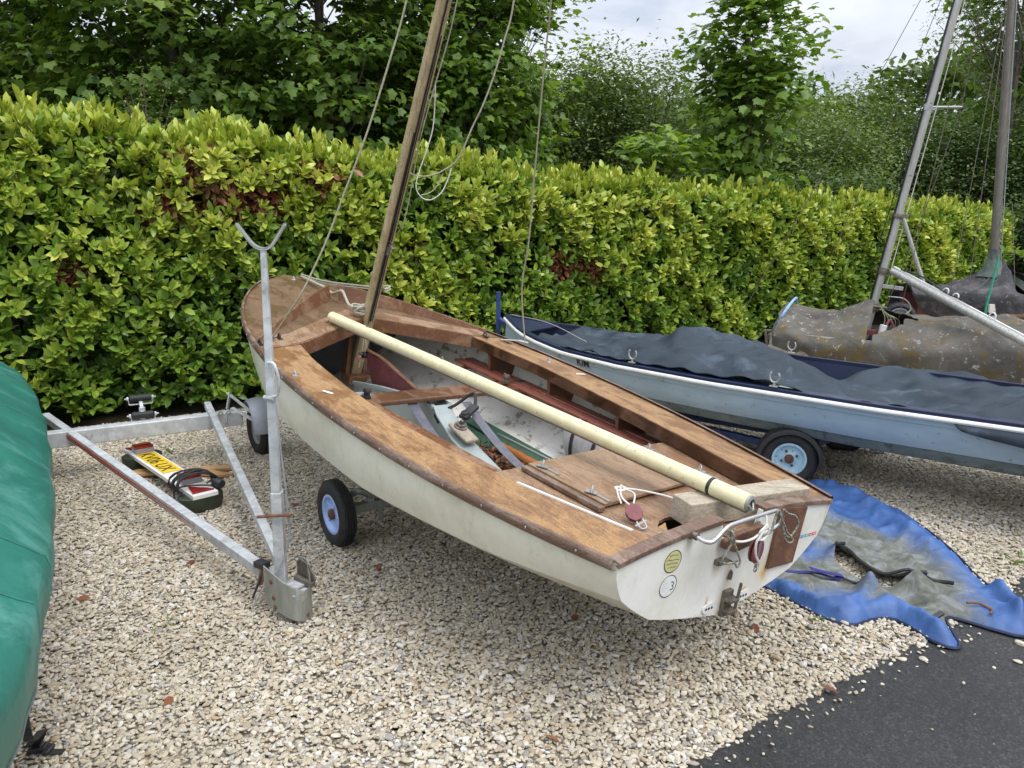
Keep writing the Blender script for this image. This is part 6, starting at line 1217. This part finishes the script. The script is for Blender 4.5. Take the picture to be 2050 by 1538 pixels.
for u in uu:
    u2 = min(u, SL); row = []; b = sbw(u2)
    near = -.975 if u < 3.6 else -1.06; far = float(np.interp(u, [.62, 1.2, 2.25, 2.38, 2.75, 2.92, 3.6, 5.3], [.82, .97, .97, .60, .62, .99, 1.05, 1.05])); edg = .75*(1 if u > .9 else (u-.62)/.28*.25+.75)
    for v in np.linspace(near, far, 34):
        zz = covz(u2, v*edg if u < .9 else v)
        if u > 3.6 and abs(v) > .97: zz = szz(u2)+.02-.55*(abs(v)-.97)
        row.append(SP(u, v*b*(1.0), zz-.015*(abs(v) > .9)))
    if u > 3.5:
        k = min(1, (u-3.5)/.5); row = [row[0]+np.array([0, 0, -.075*k])-V_*.012*k+U_*.02*math.sin(u*18)]+[row[0]+np.array([0, 0, -.03*k])-V_*.018*k]+row+[row[-1]+np.array([0, 0, -.06*k])+V_*.015*k]*1+[row[-1]+np.array([0, 0, -.09*k])+V_*.012*k]
    else: row = [row[0]+np.array([0, 0, -.004]), row[0]+np.array([0, 0, -.002])]+row+[row[-1]+np.array([0, 0, -.002]), row[-1]+np.array([0, 0, -.004])]
    A.append(row)
A0 = np.array(A); A = rumple(A, 2.6, .036, .2, 3); wj = np.clip(np.minimum(np.arange(A.shape[1]), A.shape[1]-1-np.arange(A.shape[1]))/6, 0, 1)[None, :, None]; A = A0*(1-wj)+A*wj; g = G(); g.grid(A); cv = add('cover', g, 'skiff_cover', skiff, smooth=True, sharp=180); cv.modifiers.new('thick', 'SOLIDIFY').thickness = .004; sb = cv.modifiers.new('subsurf', 'SUBSURF'); sb.levels = sb.render_levels = 1
A = np.array(A)
g = G(); g.tube(smoothpath([SP(4.0, -sbw(4.0)-.01, .60), SP(4.15, -.58, .52), SP(4.35, -.57, .47), SP(4.6, -.55, .49), SP(4.8, -.51, .56)], 6), .004, 6); add('tie_cord', g, 'teal_cord', cv, smooth=True)
def crutchlock(u, v, base=True):
    c = SP(u, v, szz(u)+.02); g = G(); a = np.linspace(-2.35+math.pi/2+math.pi, 2.35+math.pi/2-math.pi+math.pi*2-math.pi*0, 3)
    pts = [c+U_*.030*math.sin(t)*1.0+np.array([0, 0, .062-.036*math.cos(t)]) for t in np.linspace(-2.35, 2.35, 14)]
    g.tube(pts, [.0055]*14, 7); g.tube([c, c+[0, 0, .028]], .007, 8); g.box(c+[0, 0, .003], (.05, .03, .008), [U_, V_, [0, 0, 1]]); add('oarlock', g, 'alloy', skiff, smooth=True, sharp=40)
crutchlock(1.62, -.575); crutchlock(2.63, -.595); crutchlock(2.30, .600)
g = G(); g.box(SP(2.30, .575, .575), (.06, .012, .07), [U_, V_, [0, 0, 1]]); g.tube([SP(2.30, .565, .62), SP(2.30, .55, .48)], .006, 6); add('oarlock_plate', g, 'alloy', skiff, bevel=.004)
g = G(); g.tube(smoothpath([SP(.05, 0, .83), SP(.5, -.05, .80), SP(.95, -.15, .70)], 5), .003, 6); add('tie_cord', g, 'rope', skiff, smooth=True)
# its trailer
st = thing('skiff_trailer', 'blue painted trailer with black mudguards and pale blue wheels under the rowing skiff', 'trailer', (1.9, 4.9, 0))
wa = -V_; w1_ = np.array([1.755, 4.66, .176]); w2_ = np.array([2.40, 5.36, .176])
tw = nrm(np.array([w2_[0]-w1_[0], w2_[1]-w1_[1], 0])); 
wfa = nrm([-.30, -.95, 0])
wheel(w1_, wfa, .176, .10, .098, 'sky_rim', st); wheel(w2_, -wfa, .176, .10, .098, 'sky_rim', st)
for w_ in (w1_, w2_):
    g = G(); rows = []; fx = nrm(np.cross([0, 0, 1], wfa)); fx = fx if fx[0] > 0 else -fx
    for a in np.linspace(-.15, 3.0, 24):
        d_ = fx*math.cos(a)+np.array([0, 0, math.sin(a)]); R0 = .205; rows.append([w_+d_*(R0-.03)+wfa*.075, w_+d_*(R0-.006)+wfa*.068, w_+d_*R0, w_+d_*(R0-.006)-wfa*.06, w_+d_*(R0-.03)-wfa*.066])
    g.slab(rows, .004, (0, 0, 1)); f0 = w_+fx*.205; g.slab([[f0+wfa*w+np.array([0, 0, z_])+fx*(.02+.25*(.06-z_)**2*4) for w in (-.05, .068)] for z_ in (-.0, -.05, -.10, -.15)], .006, tuple(fx)); add('mudguard', g, 'blackplastic', st, smooth=True, sharp=40)
g = G(); g.beam(w1_-wfa*.07, w2_+wfa*.07, .05, .05); g.beam(SP(-.1, .0, .20), SP(2.6, .0, .22), .06, .06); g.beam(SP(.7, -.06, .20), SP(2.45, -.26, .19), .045, .045); g.beam(SP(.7, .06, .20), SP(2.45, .26, .19), .045, .045); g.beam(SP(2.95, .0, .22), SP(2.95, .40, .22), .05, .05)
add('frame', g, 'blue_steel', st, bevel=.004)
g = G(); pa = w1_+wfa*.0; g.beam(pa+[.03, .05, .17], pa+[-.01, -.0, .345], .035, .012, up=wfa); g.beam(pa+[.03, .05, .15], pa+[.04, .03, .26], .04, .012, up=wfa); add('side_support', g, 'blue_steel', st, bevel=.002)
g = G(); g.box(w1_+[-.01, -.0, .352], (.05, .04, .018), [U_, V_, [0, 0, 1]]); add('support_cap', g, 'galv_grey', st, bevel=.003)
g = G(); g.beam(SP(-.10, .0, .18), SP(-.09, .0, 1.02), .04, .04, up=(1, 0, 0)); g.beam(SP(-.09, 0, .78), SP(.06, 0, .70), .04, .04); add('bow_post', g, 'blue_steel', st, bevel=.004)
# ================================================================ MOSSY COVERED BOAT
mb_ = thing('covered_boat', 'dinghy under a mossy lichen spotted canvas with leaning bare alloy mast', 'covered boat', (3.4, 6.9, 0))
m0, m1 = np.array([2.575, 7.295, 0]), np.array([5.7, 5.5, 0]); md_ = nrm(m1-m0); mn = np.array([-md_[1], md_[0], 0]); ML = 3.9
mbw = lambda t: .62*(1-max(0, (.28-t)/.28)**2*.30)*(1-.25*max(0, (t-.7)/.3)**2)
def mossz(t, v):
    mt0 = .192; pk = .215*math.exp(-(abs(t-mt0)/.055)**1.1)*(1-min(1, abs(v)*1.05))**1.4
    base = .775+.05*math.exp(-(t/.08)**2)-.04*math.sin(min(1, t/.25)*math.pi)
    return base-.15*abs(v)**3.6+.06*(1-abs(v))*(t > .3)*min(1, (t-.3)*6)+pk+.018*math.sin(t*22+v*5)*math.sin(v*7+t*9)+.014*math.sin(t*47-v*9)*(1-abs(v))
A = []
for t in np.linspace(0, 1, 90):
    b = mbw(t); row = []
    for v in np.linspace(-1, 1, 31): row.append(m0+md_*ML*t+mn*v*b+np.array([0, 0, mossz(t, v)]))
    dr = .13 if t < .09 else .26+.03*math.sin(t*20)
    lo = [row[0]-mn*.02+np.array([0, 0, -dr*f])-mn*(-.05*f)+mn*.015*math.sin(t*40+f*3) for f in (1, .66, .33)]; hi = [row[-1]+mn*.02+np.array([0, 0, -dr*f]) for f in (.33, .66, 1)]
    A.append(lo+row+hi)
A = rumple(rumple(A, 2.8, .045, .8, 5), 8, .009, 1.0, 2); fs = []; m_, n_c = A.shape[:2]; I = lambda i, j: i*n_c+j
for i in range(m_-1):
    for j in range(n_c-1):
        t = (i+.5)/(m_-1); v = (j-3+.5)/30*2-1
        if .200 < t < .200+.10*(1-abs(v+.25)/.72) and -.95 < v < .40: continue      # the slit where the cover parts beside the mast
        fs.append((I(i, j), I(i+1, j), I(i+1, j+1), I(i, j+1)))
g = G(); g.put(A.reshape(-1, 3), fs); mc = add('cover', g, 'moss_cover', mb_, smooth=True, sharp=180); mc.modifiers.new('thick', 'SOLIDIFY').thickness = .006; sb = mc.modifiers.new('subsurf', 'SUBSURF'); sb.levels = sb.render_levels = 1
g = G(); rows = []
for t in np.linspace(0, 1, 30):
    b = mbw(t); rows.append([m0+md_*(ML*t-.03)+mn*(s_*b)+np.array([0, 0, z_]) for s_, z_ in ((-.86, .64), (-.84, .50), (-.66, .36), (0, .30), (.66, .36), (.84, .50), (.86, .64))])
g.grid(rows); g.put(rows[0], [tuple(range(7))]); g.put(rows[-1], [tuple(range(7))]); add('hull', g, 'inner', mb_, smooth=True, sharp=50)
g = G(); e0 = m0-md_*.035
g.box(e0+mn*(-.30)+[0, 0, .58], (.04, .10, .05), [md_, mn, [0, 0, 1]]); g.box(e0+mn*(-.36)+[0, 0, .64], (.05, .05, .02), [md_, mn, [0, 0, 1]]); g.tube([e0+mn*(-.42)+[0, 0, .50], e0+mn*(-.42)+[-.03, 0, .66]], .012, 7); add('rudder_fitting', g, 'tarnish', mb_, bevel=.003)
g = G(); c = m0+md_*.33; g.tube(smoothpath([m0-md_*.04+mn*.05+[0, 0, .30], m0-md_*.045-mn*.15+[0, 0, .60], m0+md_*.06-mn*.30+[0, 0, .79], m0+md_*.10+[0, 0, .905], m0+md_*.05+mn*.4+[0, 0, .82], m0+mn*.5+[0, 0, .5]], 6), .013, 7); add('lashing', g, 'rope_blue', mc, smooth=True)
g = G(); c = m0+md_*ML*.24; g.box(c+[0, 0, .62], (.30, .60, .02), [md_, mn, [0, 0, 1]]); add('inner_deck', g, 'ink', mb_)  # black board: the dark of the cover's opening is put into its colour
g = G(); q = m0+md_*ML*.225-mn*.22; g.tube([q+[0, 0, .64], q+[.02, 0, .74]], .03, 10); g.box(q+[.10, -.02, .66], (.06, .05, .07)); add('mast_gear', g, 'white', mb_, bevel=.004)
g = G(); g.box(q+[-.06, .05, .67], (.10, .06, .04)); g.tube(smoothpath([q+[.03, .0, .7], q+[.08, .02, .78], q+[.13, 0, .66]], 5), .012, 7); add('rope_bundle', g, 'maroon', mb_, bevel=.006)
mbp, mtp = np.array([3.235, 6.92, .78]), np.array([3.60, 6.72, 3.40]); mu2 = nrm(mtp-mbp)
g = G(); g.tube([mbp-mu2*.3, mbp+mu2*1.0, mbp+mu2*2.7, mbp+mu2*4.2], [.042, .042, .040, .030], 12, flat=.8); m2 = add('mast', g, 'alloy', mb_, smooth=True, sharp=60)
g = G(); g.tube([mbp-np.array([.045, .01, 0]), mbp+mu2*4.2-np.array([.035, .01, 0])], .008, 6); g.tube([mbp+np.array([-.05, -.03, .4]), mbp+mu2*2.2-np.array([.055, .02, 0])], .005, 6); add('sail_track', g, 'ink', m2, smooth=True)
sc_ = mbp+mu2*1.80
g = G(); g.tube([sc_, sc_+[.40, .22, .03]], .011, 8); g.tube([sc_+[.0, 0, 0], sc_+[-.03, -.03, 0]], .03, 8); add('spreader', g, 'steel', m2, smooth=True)
g = G(); g.tube([mbp+mu2*.90+[.03, -.02, 0], mbp+mu2*.90+[.28, -.05, -.62]], .018, 8); add('kicker_strut', g, 'alloy', m2, smooth=True)
g = G(); c = mbp+mu2*.90; g.lathe(c, mu2, [(.05, -.02), (.052, 0), (.05, .02)], 12, caps=True); g.box(c+[.05, -.02, 0], (.06, .04, .03)); add('mast_band', g, 'tarnish', m2, bevel=.002); g = G(); c = mbp+mu2*.42; g.lathe(c, mu2, [(.05, -.03), (.052, 0), (.05, .03)], 12, caps=True); g.box(c+[.06, -.03, -.01], (.06, .04, .04)); add('mast_band', g, 'tarnish', m2, bevel=.002); g = G(); c = mbp+mu2*.1; g.tube(smoothpath([c+[-.10, 0, .02], c+[0, -.05, 0], c+[.12, 0, -.02]], 4), .014, 6); g.lathe(c, mu2, [(.056, -.04), (.058, 0), (.05, .03)], 12, caps=True); add('mast_band', g, 'tarnish', m2, bevel=.002)
for k, (a_, b_) in enumerate((((.40, .22, .03), (.62, -.1, -1.60)), )):
    P0 = sc_+np.array(a_)
for p, q, r__ in ((mbp+mu2*4.1, sc_+[.40, .22, .03], .004), (sc_+[.40, .22, .03], mbp+[.33, .45, -.05], .004), (mbp+mu2*3.9, mbp+[.22, .5, -.05], .0045), (mbp+mu2*3.4+[.04, 0, 0], mbp+[.20, -.1, -.1], .003), (mbp+mu2*3.6, mbp+[-.35, .1, .55], .003), (mbp+mu2*3.6, mbp+[-1.1, .2, 0.0], .003)):
    g = G(); g.tube([p, (np.array(p)+q)/2+[.02, 0, -.02], q], r__, 5); add('shroud', g, 'tarnish', m2, smooth=True)
g = G(); g.tube([mbp+mu2*4.0, mbp+mu2*2.2+[.08, .02, 0], mbp+[.10, -.05, .3]], .0035, 5); add('halyard', g, 'rope_white', m2, smooth=True)
bb0, bb1 = mbp+mu2*.40+[.07, -.04, .02], np.array([3.86, 5.72, .745])
bb1 = bb0+(bb1-bb0)*1.9
g = G(); g.tube([bb0, bb0+(bb1-bb0)*.12, bb1], [.036, .042, .040], 12, flat=.85); bm2 = add('boom', g, 'alloy', mb_, smooth=True, sharp=60)
g = G(); x_, y_, z_ = frame(bb1-bb0); g.beam(bb0+z_*.038, bb1+z_*.036, .018, .012, up=z_); add('sail_track', g, 'white_trim', bm2)
g = G()
for t in (.22, .26, .40): c = bb0+(bb1-bb0)*t+z_*.045; g.tube(smoothpath([c-x_*.03, c+z_*.035-x_*.015, c+z_*.035+x_*.015, c+x_*.03], 4), .006, 6)
c = bb0+(bb1-bb0)*.33; g.tube(smoothpath([c-z_*.03, c-z_*.20+[.01, 0, 0], c-z_*.34], 4), .004, 6); add('eye', g, 'white', bm2, smooth=True)
g = G(); g.tube(smoothpath([bb0+(bb1-bb0)*.03+z_*.045, bb0+(bb1-bb0)*.12+z_*.075, bb0+(bb1-bb0)*.22+z_*.05, bb0+(bb1-bb0)*.32+z_*.07], 5), .007, 6); g.tube(smoothpath([bb0+(bb1-bb0)*.08-z_*.04, bb0+(bb1-bb0)*.14-z_*.10, bb0+(bb1-bb0)*.20-z_*.05], 5), .004, 6); add('control_line', g, 'black', bm2, smooth=True)
g = G(); c = bb0+(bb1-bb0)*.33-z_*.34; g.box(c, (.03, .02, .06)); g.prism([c+[.0, 0, -.03], c+[.09, 0, -.045], c+[.0, 0, -.13]], (0, .01, 0)); add('white_tag', g, 'white', bm2, bevel=.002)
g = G(); 
for k in range(5): g.tube(smoothpath([mbp+[.05+.01*k, -.05, .12-.02*k], mbp+[.10+.03*k, -.08, -.02], mbp+[.05+.05*k, -.06, -.14]], 4), .0045, 5)
add('hanging_lines', g, 'rope_green', m2, smooth=True)
# jockey wheel beyond
jw = thing('spare_wheel', 'small trailer wheel standing against the hedge behind the leaning mast', 'wheel', (4.25, 8.3, 0)); wheel((4.02, 7.95, .63), (-.35, -.9, .05), .165, .09, .10, 'galv_grey', jw, hub='tarnish')
g = G(); g.beam((4.04, 8.02, .63), (4.08, 8.05, .0), .05, .05, up=(1, 0, 0)); g.tube([(4.02, 7.97, .63), (4.06, 8.06, .63)], .02, 8); add('jockey_leg', g, 'galv_dull', jw)
g = G(); g.tube(smoothpath([(3.86, 7.9, .86), (4.0, 7.85, .84), (4.08, 7.85, .74), (4.0, 7.84, .66)], 5), .007, 6); g.beam((3.75, 8.0, .97), (4.05, 8.0, .93), .03, .04); add('bracket', g, 'galv_dull', jw, bevel=.003)
# ================================================================ DARK COVERED BOAT with upright mast
db = thing('covered_boat', 'dinghy under a blackened sagging canvas with upright dark mast at the right edge', 'covered boat', (5.6, 8.3, 0))
DCX = [4.42, 4.60, 4.9, 5.3, 5.7, 6.2, 6.8, 7.4]
A = []
for i, t in enumerate(np.linspace(0, 1, 60)):
    x0 = 4.40+2.9*t; w = .70*(min(1, .30+t*3.2))**.6; cy = 8.75-.55*t*1.3; row = []
    pk = .30*math.exp(-(abs(t-.30)/.085)**1.15)
    for v in np.linspace(-1, 1, 23):
        z_ = .90+.03*math.sin(t*9)-.10*abs(v)**2+pk*(1-min(1, abs(v)))**1.5-.05*math.sin(max(0, min(1, t/.3))*math.pi)*(1-v*v)+.02*math.sin(t*19+v*6)*math.cos(v*5)
        row.append((x0+.10*(1-abs(v)), cy+v*w*.8, z_))
    dl = .10+.50*min(1, t*3.0+.15)+.03*math.sin(t*26)
    lo = [(row[0][0]+.14*f, row[0][1]-.03+.05*f+.02*math.sin(t*30+f*4), row[0][2]-dl*f) for f in (1, .75, .5, .25)]; A.append(lo+row+[(row[-1][0], row[-1][1]+.03, row[-1][2]-.3)])
A = rumple(rumple(A, 3.0, .06, .9, 1), 8, .015, 1.2, 8); m_, n_c = A.shape[:2]; fs = []
for i in range(m_-1):
    for j in range(n_c-1):
        t = (i+.5)/(m_-1); v = (j-4+.5)/22*2-1
        if .30 < t < .30+.16*(1-max(0, (v+.30))/.50)*(1 if v > -.86 else 0) and v < .2: continue
        fs.append((i*n_c+j, (i+1)*n_c+j, (i+1)*n_c+j+1, i*n_c+j+1))
g = G(); g.put(A.reshape(-1, 3), fs); dc = add('cover', g, 'dark_cover', db, smooth=True, sharp=180); dc.modifiers.new('thick', 'SOLIDIFY').thickness = .006; sb = dc.modifiers.new('subsurf', 'SUBSURF'); sb.levels = sb.render_levels = 1
g = G(); rows = []
for t in np.linspace(.02, 1, 20):
    x0 = 4.45+2.8*t; w = .62*(min(1, .2+t*2.5))**.6; cy = 8.75-.715*t; rows.append([(x0, cy+s_*w, z_) for s_, z_ in ((-.80, .80), (-.72, .52), (-.5, .36), (0, .28), (.5, .36), (.8, .8))])
g.grid(rows); add('hull', g, 'maroon', db, smooth=True, sharp=50)
g = G(); g.box((5.45, 8.20, .66), (.75, .80, .02)); add('inner_deck', g, 'brown_wood', db)
p0_, p1_ = np.array([5.30, 8.50, .60]), np.array([5.06, 8.50, 4.4])
g = G(); g.tube([p0_, p1_], [.045, .040], 12); m3 = add('mast', g, 'alloy_dark', db, smooth=True)
g = G(); g.tube([p0_+[.048, 0, 0], p1_+[.043, 0, 0]], .006, 6); g.tube([p0_+[.02, -.045, .5], p1_+[.015, -.040, 0]], .006, 6); add('sail_track', g, 'galv_grey', m3, smooth=True)
g = G(); rows = []
for z_, w in ((1.02, .16), (1.09, .11), (1.15, .085), (1.19, .064), (1.22, .060), (1.25, .066), (1.28, .058), (1.31, .060)):
    c = p0_+(p1_-p0_)*((z_-.60)/3.8); rows.append([c+np.array([w*math.cos(a)*(1+.08*math.sin(a*7+z_*30)), w*math.sin(a)*(1+.08*math.sin(a*7+z_*30)), 0]) for a in np.linspace(0, 2*math.pi, 33)])
g.grid(rows); add('mast_boot', g, 'greygreen_cover', dc, smooth=True, sharp=180)
for s_, xx, yy in ((1, .55, -.45), (-1, -.62, -.28)):
    g = G(); c = p0_+np.array([0, -.02, .55]); g.slab([[c+np.array([xx*t*.55, yy*t*.8-.02, -.40*t**.75]), c+np.array([xx*t*1.0, yy*t*1.1-.05, -.42*t**.8])] for t in np.linspace(0.02, 1, 8)], .006, (0, -1, 0)); add('cover_flap', g, 'greygreen_cover', dc, smooth=True)
for p, q in ((p1_-[0, 0, .3], (4.72, 8.3, .85)), (p1_-[0, 0, .5], (4.88, 8.25, .84)), (p1_-[0, 0, .4], (5.9, 8.0, .88)), (p0_+[.05, -.05, 1.2], (5.38, 8.2, .70)), (p0_+[-.05, -.05, 1.0], (5.2, 8.25, .66))):
    g = G(); g.tube([p, (np.array(p)+q)/2, q], .0035, 5); add('shroud', g, 'tarnish', m3, smooth=True)
g = G(); g.box((5.25, 8.05, .72), (.5, .03, .09)); add('coaming', g, 'inner', db, bevel=.003)
g = G(); g.tube([(4.62, 7.45, .0), (4.60, 7.45, .8), (4.66, 7.45, 1.28)], .011, 7); add('stake', g, 'green_cord', None, 'thin green plastic stake standing between the two covered boats', smooth=True, cat='stake')
